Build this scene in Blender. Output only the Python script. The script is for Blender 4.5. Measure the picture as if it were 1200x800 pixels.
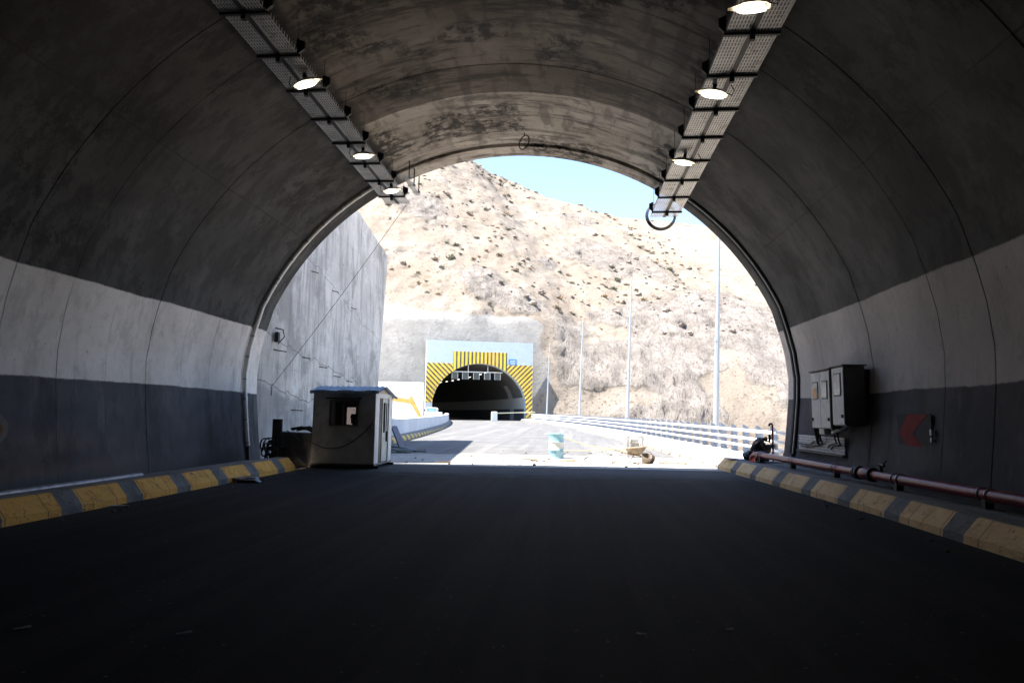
import bpy, bmesh, math, random
import numpy as np
from mathutils import Vector, Matrix, Euler
R = math.radians
rnd = random.Random(7)
scene = bpy.context.scene
for o in list(bpy.data.objects): bpy.data.objects.remove(o)
col = scene.collection

# ------------------------------------------------------------------ camera
cd = bpy.data.cameras.new('camera'); cam = bpy.data.objects.new('camera', cd); col.objects.link(cam)
cd.sensor_width = 36.0; cd.lens = 24.0; cd.clip_start = 0.1; cd.clip_end = 3000
EYE = Vector((0, 0, 1.55))
d = Vector((67 / 800, 88 / 800, 1)).normalized()            # the tunnel's direction seen from the lens (x right, y down)
u = Vector((math.sin(R(.3)), -math.cos(R(.3)), 0)); u = (u - d * u.dot(d)).normalized()
r_ = d.cross(u)
m = Matrix((r_, d, u))                                       # lens -> world
cx, cy, cz = m @ Vector((1, 0, 0)), m @ Vector((0, -1, 0)), m @ Vector((0, 0, -1))
cam.matrix_world = Matrix(((cx.x, cy.x, cz.x, EYE.x), (cx.y, cy.y, cz.y, EYE.y), (cx.z, cy.z, cz.z, EYE.z), (0, 0, 0, 1)))
scene.camera = cam

# ------------------------------------------------------------------ sky, sun, exposure
SUN = Vector((-.43, -.12, .90)).normalized()
w = bpy.data.worlds.new('World'); scene.world = w; w.use_nodes = True
nt = w.node_tree; bg = nt.nodes['Background']
sky = nt.nodes.new('ShaderNodeTexSky'); sky.sky_type = 'NISHITA'; sky.sun_disc = False
sky.sun_elevation = math.asin(SUN.z); sky.sun_rotation = math.atan2(SUN.x, SUN.y)
sky.altitude = 1800; sky.air_density = 1.0; sky.dust_density = .6; sky.ozone_density = 1.0
nt.links.new(sky.outputs[0], bg.inputs[0]); bg.inputs[1].default_value = .072
sl = bpy.data.lights.new('sun', 'SUN'); so = bpy.data.objects.new('sun', sl); col.objects.link(so)
sl.energy = 3.2; sl.angle = R(.53); sl.color = (1, .925, .82)
so.rotation_euler = SUN.to_track_quat('Z', 'Y').to_euler(); so.location = (-40, -8, 90)
scene.view_settings.view_transform = 'Standard'; scene.view_settings.look = 'None'
scene.view_settings.exposure = 2.88; scene.view_settings.gamma = 1.0
scene.view_settings.use_curve_mapping = False
scene.render.engine = 'CYCLES'
cy_ = scene.cycles
cy_.use_denoising = True
try: cy_.denoiser = 'OPENIMAGEDENOISE'
except Exception: pass
cy_.max_bounces = 14; cy_.diffuse_bounces = 9; cy_.glossy_bounces = 4; cy_.transmission_bounces = 6
cy_.transparent_max_bounces = 16; cy_.sample_clamp_indirect = 6.0; cy_.caustics_reflective = False; cy_.caustics_refractive = False

# ------------------------------------------------------------------ helpers: nodes
class N:
    def __init__(s, name):
        s.m = bpy.data.materials.new(name); s.m.use_nodes = True
        s.t = s.m.node_tree; s.b = s.t.nodes['Principled BSDF']
        s.tc = s.t.nodes.new('ShaderNodeTexCoord'); s.co = s.tc.outputs['Object']
    def put(s, sock, v):
        if hasattr(v, 'is_linked') or isinstance(v, bpy.types.NodeSocket): s.t.links.new(v, sock)
        else: sock.default_value = v
    def math(s, op, a, b=0., c=None, clamp=False):
        n = s.t.nodes.new('ShaderNodeMath'); n.operation = op; n.use_clamp = clamp
        s.put(n.inputs[0], a); s.put(n.inputs[1], b)
        if c is not None: s.put(n.inputs[2], c)
        return n.outputs[0]
    def mix(s, f, a, b, mode='MIX'):
        n = s.t.nodes.new('ShaderNodeMix'); n.data_type = 'RGBA'; n.blend_type = mode
        s.put(n.inputs[0], f); s.put(n.inputs[6], rgba(a) if isinstance(a, tuple) else a); s.put(n.inputs[7], rgba(b) if isinstance(b, tuple) else b)
        return n.outputs[2]
    def scale(s, v, sc, off=(0, 0, 0)):
        n = s.t.nodes.new('ShaderNodeMapping'); s.put(n.inputs[0], v); n.inputs['Scale'].default_value = sc; n.inputs['Location'].default_value = off
        return n.outputs[0]
    def noise(s, sc=1., det=6., rough=.6, v=None, dist=0.):
        n = s.t.nodes.new('ShaderNodeTexNoise'); s.put(n.inputs['Vector'], v if v is not None else s.co)
        n.inputs['Scale'].default_value = sc; n.inputs['Detail'].default_value = det; n.inputs['Roughness'].default_value = rough
        n.inputs['Distortion'].default_value = dist
        return n.outputs[0]
    def voro(s, sc=1., v=None, feat='F1'):
        n = s.t.nodes.new('ShaderNodeTexVoronoi'); n.feature = feat; s.put(n.inputs['Vector'], v if v is not None else s.co); n.inputs['Scale'].default_value = sc
        return n.outputs[0]
    def step(s, x, a, b):                                    # smooth ramp from a to b
        n = s.t.nodes.new('ShaderNodeMapRange'); n.interpolation_type = 'SMOOTHSTEP'
        s.put(n.inputs[0], x); s.put(n.inputs[1], a); s.put(n.inputs[2], b)
        return n.outputs[0]
    def xyz(s, v=None):
        n = s.t.nodes.new('ShaderNodeSeparateXYZ'); s.put(n.inputs[0], v if v is not None else s.co); return n.outputs
    def attr(s, name):
        n = s.t.nodes.new('ShaderNodeAttribute'); n.attribute_name = name; return n.outputs['Fac']
    def bump(s, h, st=.3, dist=.02):
        n = s.t.nodes.new('ShaderNodeBump'); s.put(n.inputs['Height'], h); n.inputs['Strength'].default_value = st; n.inputs['Distance'].default_value = dist
        s.t.links.new(n.outputs[0], s.b.inputs['Normal'])
    def out(s, c=None, rough=None, metal=None, spec=None):
        if c is not None: s.put(s.b.inputs['Base Color'], rgba(c) if isinstance(c, tuple) else c)
        if rough is not None: s.put(s.b.inputs['Roughness'], rough)
        if metal is not None: s.put(s.b.inputs['Metallic'], metal)
        if spec is not None: s.put(s.b.inputs['Specular IOR Level'], spec)
        return s.m
def rgba(c): return (c[0], c[1], c[2], 1.)
_mc = {}
def mat(name, c, rough=.7, metal=0., var=.18, vs=2.5, bump=.12, bs=30., dirt=0., dcol=(.12, .1, .08)):
    if name in _mc: return _mc[name]
    n = N(name)
    a = n.noise(vs, 6, .65)
    f = n.step(a, .3, .7)
    base = n.mix(f, tuple(max(0, x * (1 - var)) for x in c), tuple(min(1, x * (1 + var)) for x in c))
    if dirt:
        dm = n.step(n.noise(vs * 1.7, 8, .7), .62 - dirt * .25, .75)
        base = n.mix(dm, base, dcol)
    if bump: n.bump(n.noise(bs, 5, .6), bump, .01)
    rr = n.math('MULTIPLY_ADD', n.noise(vs * 3, 3), .25, rough - .12, clamp=True)
    _mc[name] = n.out(base, rr, metal)
    return _mc[name]

# ------------------------------------------------------------------ helpers: meshes
class MB:
    def __init__(s): s.v = []; s.f = []
    def add(s, vs, fs):
        k = len(s.v); s.v += [tuple(p) for p in vs]; s.f += [tuple(i + k for i in f) for f in fs]; return s
    def box(s, c, d, rot=None):
        x, y, z = d[0] / 2, d[1] / 2, d[2] / 2
        vs = [Vector((i, j, k)) for i in (-x, x) for j in (-y, y) for k in (-z, z)]
        if rot is not None:
            e = rot.to_matrix() if isinstance(rot, Euler) else (Euler(rot).to_matrix() if not isinstance(rot, Matrix) else rot)
            vs = [e @ p for p in vs]
        vs = [p + Vector(c) for p in vs]
        return s.add(vs, [(0, 1, 3, 2), (4, 6, 7, 5), (0, 4, 5, 1), (2, 3, 7, 6), (0, 2, 6, 4), (1, 5, 7, 3)])
    def bar(s, a, b, w_, h_, up=(0, 0, 1)):
        a, b = Vector(a), Vector(b); t = (b - a); L = t.length; t.normalize()
        up = Vector(up)
        if abs(t.dot(up)) > .98: up = Vector((1, 0, 0))
        sd = t.cross(up).normalized(); up = sd.cross(t)
        return s.box((a + b) / 2, (w_, L, h_), Matrix((sd, t, up)).transposed())
    def tube(s, pts, r, n=8, cap=True, closed=False):
        P = [Vector(p) for p in pts]; L = len(P)
        rr = r if isinstance(r, (list, tuple)) else [r] * L
        ref = None; rings = []
        for i, p in enumerate(P):
            if closed: t = P[(i + 1) % L] - P[i - 1]
            else: t = P[min(i + 1, L - 1)] - P[max(i - 1, 0)]
            t.normalize()
            if ref is None:
                ref = Vector((0, 0, 1)) if abs(t.z) < .9 else Vector((1, 0, 0))
            a = (ref - t * ref.dot(t)).normalized(); b = t.cross(a); ref = a
            rings.append([p + (a * math.cos(q) + b * math.sin(q)) * rr[i] for q in (2 * math.pi * k / n for k in range(n))])
        vs = [p for q in rings for p in q]; fs = []
        for i in range(L if closed else L - 1):
            j = (i + 1) % L
            for k in range(n): fs.append((i * n + k, i * n + (k + 1) % n, j * n + (k + 1) % n, j * n + k))
        if cap and not closed: fs += [tuple(range(n))[::-1], tuple((L - 1) * n + k for k in range(n))]
        return s.add(vs, fs)
    def lathe(s, prof, n=24, c=(0, 0, 0), axis='Z', cap=True):
        vs = []; fs = []
        for (r, z) in prof:
            for k in range(n):
                q = 2 * math.pi * k / n; p = (r * math.cos(q), r * math.sin(q), z)
                if axis == 'X': p = (p[2], p[0], p[1])
                if axis == 'Y': p = (p[0], p[2], p[1])
                vs.append(Vector(p) + Vector(c))
        L = len(prof)
        for i in range(L - 1):
            for k in range(n): fs.append((i * n + k, i * n + (k + 1) % n, (i + 1) * n + (k + 1) % n, (i + 1) * n + k))
        if cap: fs += [tuple(range(n))[::-1], tuple((L - 1) * n + k for k in range(n))]
        return s.add(vs, fs)
    def prism(s, poly, h, M=None):                           # polygon in local xy extruded by h along z
        n = len(poly); M = M or Matrix()
        vs = [M @ Vector((x, y, 0)) for x, y in poly] + [M @ Vector((x, y, h)) for x, y in poly]
        return s.add(vs, [tuple(range(n))[::-1], tuple(range(n, 2 * n))] + [(i, (i + 1) % n, n + (i + 1) % n, n + i) for i in range(n)])
    def strip(s, A, B):
        n = len(A); return s.add(list(A) + list(B), [(i, i + 1, n + i + 1, n + i) for i in range(n - 1)])
    def loft(s, rows, closed=False):                         # rows of equal length
        n = len(rows[0]); vs = [p for q in rows for p in q]; fs = []
        for i in range(len(rows) - 1):
            for k in range(n if closed else n - 1): fs.append((i * n + k, i * n + (k + 1) % n, (i + 1) * n + (k + 1) % n, (i + 1) * n + k))
        return s.add(vs, fs)
    def build(s, name, m, parent=None, smooth=None, bevel=0, fix=True):
        me = bpy.data.meshes.new(name); me.from_pydata(s.v, [], s.f)
        bm = bmesh.new(); bm.from_mesh(me)
        if fix: bmesh.ops.recalc_face_normals(bm, faces=bm.faces)
        if bevel:
            es = [e for e in bm.edges if len(e.link_faces) == 2 and e.calc_face_angle(0) > .5]
            bmesh.ops.bevel(bm, geom=es, offset=bevel, segments=2, affect='EDGES', clamp_overlap=True)
        bm.to_mesh(me); bm.free()
        if smooth is not None:
            for p in me.polygons: p.use_smooth = True
            me.set_sharp_from_angle(angle=R(smooth))
        if m: me.materials.append(m)
        o = bpy.data.objects.new(name, me); col.objects.link(o)
        if parent is not None: o.parent = parent
        return o
    def at(s, loc):                                          # make coordinates relative to a thing's base
        L = Vector(loc); s.v = [tuple(Vector(p) - L) for p in s.v]; return s
def tag(o, label=None, cat=None, group=None, kind=None):
    if label: o['label'] = label
    if cat: o['category'] = cat
    if group: o['group'] = group
    if kind: o['kind'] = kind
    return o
def empty(name, loc, label, cat, group=None, rz=0.):
    o = bpy.data.objects.new(name, None); o.empty_display_size = .2; col.objects.link(o); o.location = loc; o.rotation_euler = (0, 0, rz)
    return tag(o, label, cat, group)
def copy_tree(o, parent=None):
    c = o.copy(); col.objects.link(c)
    if parent is not None: c.parent = parent
    for ch in list(o.children): copy_tree(ch, c)
    return c
def solo(name, mb, m, loc, label, cat, group=None, **k):      # a thing that is one mesh
    o = mb.at(loc).build(name, m, **k); o.location = loc
    return tag(o, label, cat, group)
def arcpts(c, r, a0, a1, n, plane='xz'):
    out = []
    for i in range(n + 1):
        q = a0 + (a1 - a0) * i / n; p = (r * math.cos(q), r * math.sin(q))
        out.append(Vector(c) + (Vector((p[0], 0, p[1])) if plane == 'xz' else Vector((p[0], p[1], 0)) if plane == 'xy' else Vector((0, p[0], p[1]))))
    return out
def sag(a, b, drop, n=14):
    a, b = Vector(a), Vector(b)
    return [a.lerp(b, i / n) - Vector((0, 0, drop * 4 * (i / n) * (1 - i / n))) for i in range(n + 1)]

# numpy value noise
_rng = np.random.RandomState(3); _tab = _rng.rand(256, 256)
def vn(x, y):
    xi = np.floor(x).astype(int); yi = np.floor(y).astype(int); fx = x - xi; fy = y - yi
    fx = fx * fx * (3 - 2 * fx); fy = fy * fy * (3 - 2 * fy)
    a = _tab[xi & 255, yi & 255]; b = _tab[(xi + 1) & 255, yi & 255]; c = _tab[xi & 255, (yi + 1) & 255]; e = _tab[(xi + 1) & 255, (yi + 1) & 255]
    return (a * (1 - fx) + b * fx) * (1 - fy) + (c * (1 - fx) + e * fx) * fy
def fbm(x, y, o=5, g=.5):
    s = 0; a = 1; t = 0
    for i in range(o): s = s + a * vn(x * 2**i + 17.3 * i, y * 2**i - 9.1 * i); t += a; a *= g
    return s / t
def ridged(x, y, o=5, g=.55):
    s = 0; a = 1; t = 0
    for i in range(o): s = s + a * (1 - np.abs(2 * vn(x * 2**i + 31.7 * i, y * 2**i + 5.3 * i) - 1)); t += a; a *= g
    return s / t

# ------------------------------------------------------------------ layout of the place
YE = 20.5                      # mouth of the near tunnel
XC = -1.66                     # its centre line
def lat(Y): return .05 * max(0, Y - 12) + max(0, Y - 20) ** 2 / 1140.
def zr(Y): return .0074 * max(0, Y - 20)
KR, KL = 5.08, -7.40           # kerb foot, right and left
HP = [(-.4, 7.72), (.13, 7.76), (.55, 7.80), (.62, 7.83), (1.3, 7.91), (2.1, 7.99), (2.7, 8.01), (3.4, 7.93), (4.0, 7.79)]
def half_profile():
    pts = []
    for (z0, w0), (z1, w1) in zip(HP[:-1], HP[1:]):
        k = max(1, int((z1 - z0) / .2))
        for i in range(k): t = i / k; pts.append((w0 + (w1 - w0) * t, z0 + (z1 - z0) * t))
    pts.append((7.79, 4.0))
    for i in range(41):
        q = R(24.3) + (R(90) - R(24.3)) * i / 40
        pts.append((8.33 * math.cos(q), 1.27 + 8.33 * math.sin(q)))
    return pts
HPF = half_profile()
PROFILE = [(-a, z) for a, z in HPF] + [(a, z) for a, z in HPF[-2::-1]]     # left foot over the crown to the right foot
def wall_w(z):
    best = [p for p in HPF]
    for (w0, z0), (w1, z1) in zip(best[:-1], best[1:]):
        if z0 <= z <= z1 and z1 > z0: return w0 + (w1 - w0) * (z - z0) / (z1 - z0)
    return 0.
def offset_profile(dr):
    out = []
    for i, (a, z) in enumerate(PROFILE):
        p0 = PROFILE[max(0, i - 1)]; p1 = PROFILE[min(len(PROFILE) - 1, i + 1)]
        t = Vector((p1[0] - p0[0], p1[1] - p0[1])); t.normalize()
        out.append((a - t.y * dr, z + t.x * dr))             # outward
    return out

# ------------------------------------------------------------------ materials of the setting
def m_lining():
    n = N('tunnel concrete and paint'); x, y, z = n.xyz()
    wob = n.math('ADD', n.math('MULTIPLY_ADD', n.noise(.35, 3), .16, -.08), n.math('MULTIPLY_ADD', n.noise(7, 6, .75), .05, -.025))
    zz = n.math('ADD', z, wob)
    cc = n.noise(.5, 8, .65); fine = n.noise(5, 8, .7)
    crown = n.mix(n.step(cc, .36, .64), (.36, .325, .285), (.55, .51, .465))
    # transverse dashes, drips and bleached bands left by the formwork
    st = n.noise(1., 8, .7, n.scale(n.co, (.55, 3.2, .55)))
    crown = n.mix(n.math('MULTIPLY', n.step(st, .47, .60), .75), crown, (.07, .062, .055))
    st2 = n.noise(1., 6, .6, n.scale(n.co, (2.6, .7, 2.6), (3, 1, 0)))
    crown = n.mix(n.math('MULTIPLY', n.step(st2, .50, .62), .5), crown, (.09, .08, .07))
    pat = n.math('MULTIPLY', n.step(n.noise(.55, 3, .5, n.scale(n.co, (.9, 1.2, .9), (2.2, 5.5, 0))), .50, .58), n.step(n.noise(3.2, 8, .75), .44, .56))
    crown = n.mix(n.math('MULTIPLY', pat, .9), crown, (.028, .026, .025))
    crown = n.mix(n.math('MULTIPLY', n.step(n.noise(.8, 7, .7, n.scale(n.co, (1, 2, 1), (9, 9, 9))), .52, .66), .4), crown, (.42, .39, .35))
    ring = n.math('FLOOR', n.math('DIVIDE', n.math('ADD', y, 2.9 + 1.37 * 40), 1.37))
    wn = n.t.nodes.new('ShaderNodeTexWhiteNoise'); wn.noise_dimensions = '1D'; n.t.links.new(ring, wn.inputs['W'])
    ring_light = n.math('MULTIPLY_ADD', wn.outputs[0], .20, .05)
    ring_light = n.math('MAXIMUM', ring_light, n.math('MULTIPLY', n.step(ring, 38.5, 38.6), 1.))   # mouth rings kept pale, inner ones darkened: light falloff put into the crown colour
    crown = n.mix(n.math('SUBTRACT', 1., ring_light), crown, n.mix(1., crown, (.28, .25, .235), 'MULTIPLY'))
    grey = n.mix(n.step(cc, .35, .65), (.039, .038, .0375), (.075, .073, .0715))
    grey = n.mix(n.math('MULTIPLY', n.step(n.noise(1.1, 9, .75, n.scale(n.co, (1, 1.8, .9), (4, 0, 7))), .47, .57), .7), grey, (.022, .021, .0205))
    grey = n.mix(n.math('MULTIPLY', n.math('MULTIPLY', n.step(n.noise(.33, 4, .6), .5, .6), n.step(n.noise(2.2, 9, .8), .48, .56)), .8), grey, (.014, .0135, .013))
    grey = n.mix(n.math('MULTIPLY', n.step(n.noise(.5, 7, .7, n.scale(n.co, (1, 1, 1), (31, 3, 5))), .54, .64), .35), grey, (.12, .115, .11))
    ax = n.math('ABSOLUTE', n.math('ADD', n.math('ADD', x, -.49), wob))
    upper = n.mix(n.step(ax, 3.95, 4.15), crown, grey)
    white = n.mix(n.step(n.noise(.7, 8, .6), .3, .75), (.66, .605, .565), (.80, .745, .70))
    white = n.mix(n.math('MULTIPLY', n.step(n.noise(1.6, 9, .75, n.scale(n.co, (1, 1, .5))), .48, .62), .4), white, (.38, .35, .32))
    white = n.mix(n.math('MULTIPLY', n.step(n.noise(1., 7, .75, n.scale(n.co, (3.5, 3.5, .35))), .54, .66), .35), white, (.28, .255, .23))
    white = n.mix(n.math('MULTIPLY', n.step(n.noise(9, 5, .7), .66, .70), .7), white, (.10, .09, .08))
    white = n.mix(n.math('MULTIPLY', n.step(x, -1, 3), .5), white, (.26, .24, .225))  # right wall's white darkened: its weaker light put into the colour
    slate = n.mix(n.step(n.noise(.8, 8, .65), .3, .7), (.052, .052, .058), (.088, .087, .098))
    slate = n.mix(n.math('MULTIPLY', n.step(n.noise(1.3, 9, .7, n.scale(n.co, (1, 1.5, .5))), .48, .60), .55), slate, (.028, .027, .028))
    slate = n.mix(n.math('MULTIPLY', n.step(n.noise(1., 7, .75, n.scale(n.co, (3, 3, .4), (5, 5, 0))), .54, .64), .5), slate, (.13, .125, .12))
    slate = n.mix(n.math('MULTIPLY', n.step(n.math('ADD', z, n.math('MULTIPLY', cc, .5)), .95, .5), .6), slate, (.10, .095, .09))
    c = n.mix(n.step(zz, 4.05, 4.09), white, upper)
    c = n.mix(n.step(zz, 2.16, 2.12), c, slate)
    # dark formwork joints every 1.25 m and two lengthwise seams
    jw = n.math('MULTIPLY_ADD', n.noise(1.5, 4), .06, -.03)
    fy = n.math('FRACT', n.math('DIVIDE', n.math('ADD', n.math('ADD', y, 3.585 + 1.37 * 40), jw), 1.37))
    jl = n.step(n.math('ABSOLUTE', n.math('SUBTRACT', fy, .5)), .010, .003)
    jl = n.math('MULTIPLY', jl, n.step(n.noise(.6, 3, .5, n.scale(n.co, (1, .6, 1))), .40, .62))
    sm = n.step(n.math('ABSOLUTE', n.math('ADD', n.math('SUBTRACT', z, n.math('MULTIPLY_ADD', n.step(x, -.1, .1), -.65, 6.72)), n.math('MULTIPLY', jw, .6))), .022, .008)
    jl = n.math('MULTIPLY', n.math('MAXIMUM', jl, sm), .6)
    c = n.mix(jl, c, (.022, .02, .02))
    pin = n.step(n.voro(2.2), .035, .02)
    c = n.mix(n.math('MULTIPLY', pin, .7), c, (.03, .03, .03))
    c = n.mix(n.math('MULTIPLY', n.step(fine, .5, .8), .25), c, (.05, .047, .045))
    h = n.math('SUBTRACT', n.math('ADD', n.math('MULTIPLY', n.noise(2.5, 8, .7), .6), n.math('MULTIPLY', n.noise(35, 4), .12)), n.math('MULTIPLY', jl, .25))
    n.bump(h, .55, .03)
    return n.out(c, .82, 0, .3)
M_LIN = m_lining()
def m_asphalt():
    n = N('tunnel asphalt'); 
    a = n.mix(n.step(n.noise(.35, 7, .65), .3, .7), (.0085, .0083, .0088), (.015, .0148, .015))
    tr = n.noise(1., 6, .6, n.scale(n.co, (2.2, .06, 1)))
    a = n.mix(n.math('MULTIPLY', n.step(tr, .46, .58), .65), a, (.026, .0255, .026))
    a = n.mix(n.math('MULTIPLY', n.step(n.noise(1., 4, .6, n.scale(n.co, (.9, .035, 1), (3, 0, 0))), .50, .60), .55), a, (.005, .005, .005))
    xv = n.xyz()[0]; kd = n.math('MAXIMUM', n.step(n.math('ADD', xv, n.math('MULTIPLY', n.noise(1.5, 6, .75), .9)), -6.2, -7.1), n.step(n.math('SUBTRACT', xv, n.math('MULTIPLY', n.noise(1.5, 6, .75), .9)), 3.9, 4.8))
    a = n.mix(n.math('MULTIPLY', kd, .6), a, (.04, .038, .036))
    a = n.mix(n.math('MULTIPLY', n.step(n.voro(3.1), .05, .03), .8), a, (.16, .155, .15))
    a = n.mix(n.math('MULTIPLY', n.step(n.noise(90, 3, .6), .57, .66), .6), a, (.055, .054, .053))
    vo = n.t.nodes.new('ShaderNodeTexVoronoi'); n.t.links.new(n.co, vo.inputs['Vector']); vo.inputs['Scale'].default_value = 14
    rc = n.xyz(vo.outputs['Color']); a = n.mix(n.math('MULTIPLY', n.math('MULTIPLY', n.step(rc[0], .80, .82), n.step(vo.outputs['Distance'], .20, .10)), n.math('MULTIPLY', rc[1], .9)), a, (.14, .135, .13))
    y = n.xyz()[1]
    dust = n.math('MULTIPLY', n.step(n.math('ADD', y, n.math('MULTIPLY', n.noise(1.2, 6, .7), 5.)), 19.3, 22.5), .8)
    a = n.mix(dust, a, (.10, .102, .108))
    n.bump(n.math('ADD', n.noise(160, 3), n.math('MULTIPLY', n.noise(3, 5), .5)), .5, .01)
    return n.out(a, .9, 0, .12)
def m_deck():
    n = N('dusty concrete deck')
    a = n.mix(n.step(n.noise(.4, 8, .65), .3, .7), (.088, .090, .094), (.122, .123, .126))
    a = n.mix(n.math('MULTIPLY', n.step(n.noise(1., 7, .65, n.scale(n.co, (2.5, .12, 1))), .47, .60), .5), a, (.074, .077, .082))
    a = n.mix(n.math('MULTIPLY', n.step(n.noise(1., 4, .6, n.scale(n.co, (1.3, .05, 1), (7, 0, 0))), .52, .6), .5), a, (.15, .148, .142))
    a = n.mix(n.math('MULTIPLY', n.step(n.noise(3, 9, .75), .52, .7), .4), a, (.17, .168, .165))
    yv = n.xyz()[1]; sand = n.math('MULTIPLY', n.step(n.math('ADD', yv, n.math('MULTIPLY_ADD', n.noise(.9, 7, .7), 5., -2.5)), 27.6, 24.8), .85)
    a = n.mix(sand, a, n.mix(n.step(n.noise(2.5, 8, .75), .4, .62), (.36, .34, .305), (.50, .475, .43)))
    n.bump(n.noise(40, 6), .3, .01)
    return n.out(a, .85, 0, .3)
def m_kerb(name, y0, per, ylen, pale):
    n = N(name); x, y, z = n.xyz()
    yy = n.math('ADD', y, n.math('MULTIPLY_ADD', n.noise(6, 4), .05, -.025))
    f = n.math('FRACT', n.math('DIVIDE', n.math('ADD', yy, 155. * per - y0), per))
    s = n.step(f, ylen / per + .005, ylen / per - .005)
    conc = n.mix(n.step(n.noise(1.5, 8, .7), .3, .7), (.13, .125, .12), (.22, .21, .20))
    yel = n.mix(n.step(n.noise(2, 7, .7), .3, .75), pale[0], pale[1])
    yel = n.mix(n.step(n.noise(6, 8, .78), .59, .64), yel, (.16, .13, .10))
    c = n.mix(n.math('MULTIPLY', s, n.step(z, .345, .325)), conc, yel)
    c = n.mix(n.math('MULTIPLY', n.step(n.noise(3, 8, .75, n.scale(n.co, (1, 1, 3))), .58, .75), .45), c, (.08, .065, .05))
    j = n.step(n.math('ABSOLUTE', n.math('SUBTRACT', n.math('FRACT', n.math('DIVIDE', y, per / 2)), .5)), .012, .006)
    c = n.mix(n.math('MULTIPLY', j, .75), c, (.03, .028, .025))
    n.bump(n.math('SUBTRACT', n.math('ADD', n.noise(18, 7, .7), n.math('MULTIPLY', n.step(n.noise(3.5, 6, .75), .40, .5), 1.2)), n.math('MULTIPLY', j, .8)), .7, .02)
    return n.out(c, .8)
M_WALK = mat('pavement concrete', (.20, .195, .19), .88, var=.3, vs=1.3, bump=.4, bs=25, dirt=.5, dcol=(.09, .085, .08))
def m_retaining():
    n = N('board-marked concrete'); x, y, z = n.xyz()
    a = n.mix(n.step(n.noise(.45, 8, .65), .3, .7), (.38, .36, .335), (.56, .535, .50))
    bd = n.noise(1., 5, .6, n.scale(n.co, (1, 6.5, .22)))
    a = n.mix(n.math('MULTIPLY', n.math('MULTIPLY', n.step(bd, .45, .56), .7), n.step(n.noise(.35, 5, .65, n.scale(n.co, (1, 1, .8), (2, 8, 1))), .42, .62)), a, (.25, .24, .225))
    a = n.mix(n.math('MULTIPLY', n.step(n.noise(.7, 9, .75), .52, .62), .5), a, (.66, .64, .60))
    a = n.mix(n.math('MULTIPLY', n.step(n.noise(.4, 8, .7, n.scale(n.co, (1, 1, 1), (9, 2, 4))), .54, .64), .6), a, (.19, .18, .165))
    a = n.mix(n.math('MULTIPLY', n.step(n.noise(1., 7, .7, n.scale(n.co, (1, 2.2, .35), (0, 3, 5))), .50, .62), .55), a, (.2, .19, .18))
    # cold joints: jagged lines between the pours
    jag = n.math('MULTIPLY_ADD', n.noise(.4, 4, .55, n.scale(n.co, (0, 1, 0))), 1.3, -.65)
    for z0, sl_, wd in ((3.95, -.10, .030), (2.35, -.10, .038), (7.9, -.19, .024)):
        ln = n.math('ADD', n.math('SUBTRACT', z, z0), n.math('ADD', jag, n.math('MULTIPLY', n.math('SUBTRACT', y, 1.5), -sl_)))
        a = n.mix(n.math('MULTIPLY', n.step(n.math('ABSOLUTE', ln), wd, wd * .3), .65), a, (.09, .085, .08))
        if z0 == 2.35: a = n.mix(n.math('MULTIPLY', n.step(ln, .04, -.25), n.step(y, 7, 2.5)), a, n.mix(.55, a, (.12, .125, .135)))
    gz = n.math('FRACT', n.math('DIVIDE', z, 1.22)); gy = n.math('FRACT', n.math('DIVIDE', y, 2.44))
    g = n.math('MAXIMUM', n.step(n.math('ABSOLUTE', n.math('SUBTRACT', gz, .5)), .008, .003), n.step(n.math('ABSOLUTE', n.math('SUBTRACT', gy, .5)), .005, .002))
    a = n.mix(n.math('MULTIPLY', g, .4), a, (.15, .145, .14))
    a = n.mix(n.math('MULTIPLY', n.step(n.voro(1.1), .05, .03), .8), a, (.05, .05, .05))
    n.bump(n.math('ADD', n.math('MULTIPLY', bd, .6), n.noise(12, 7, .7)), .35, .02)
    return n.out(a, .85)
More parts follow.
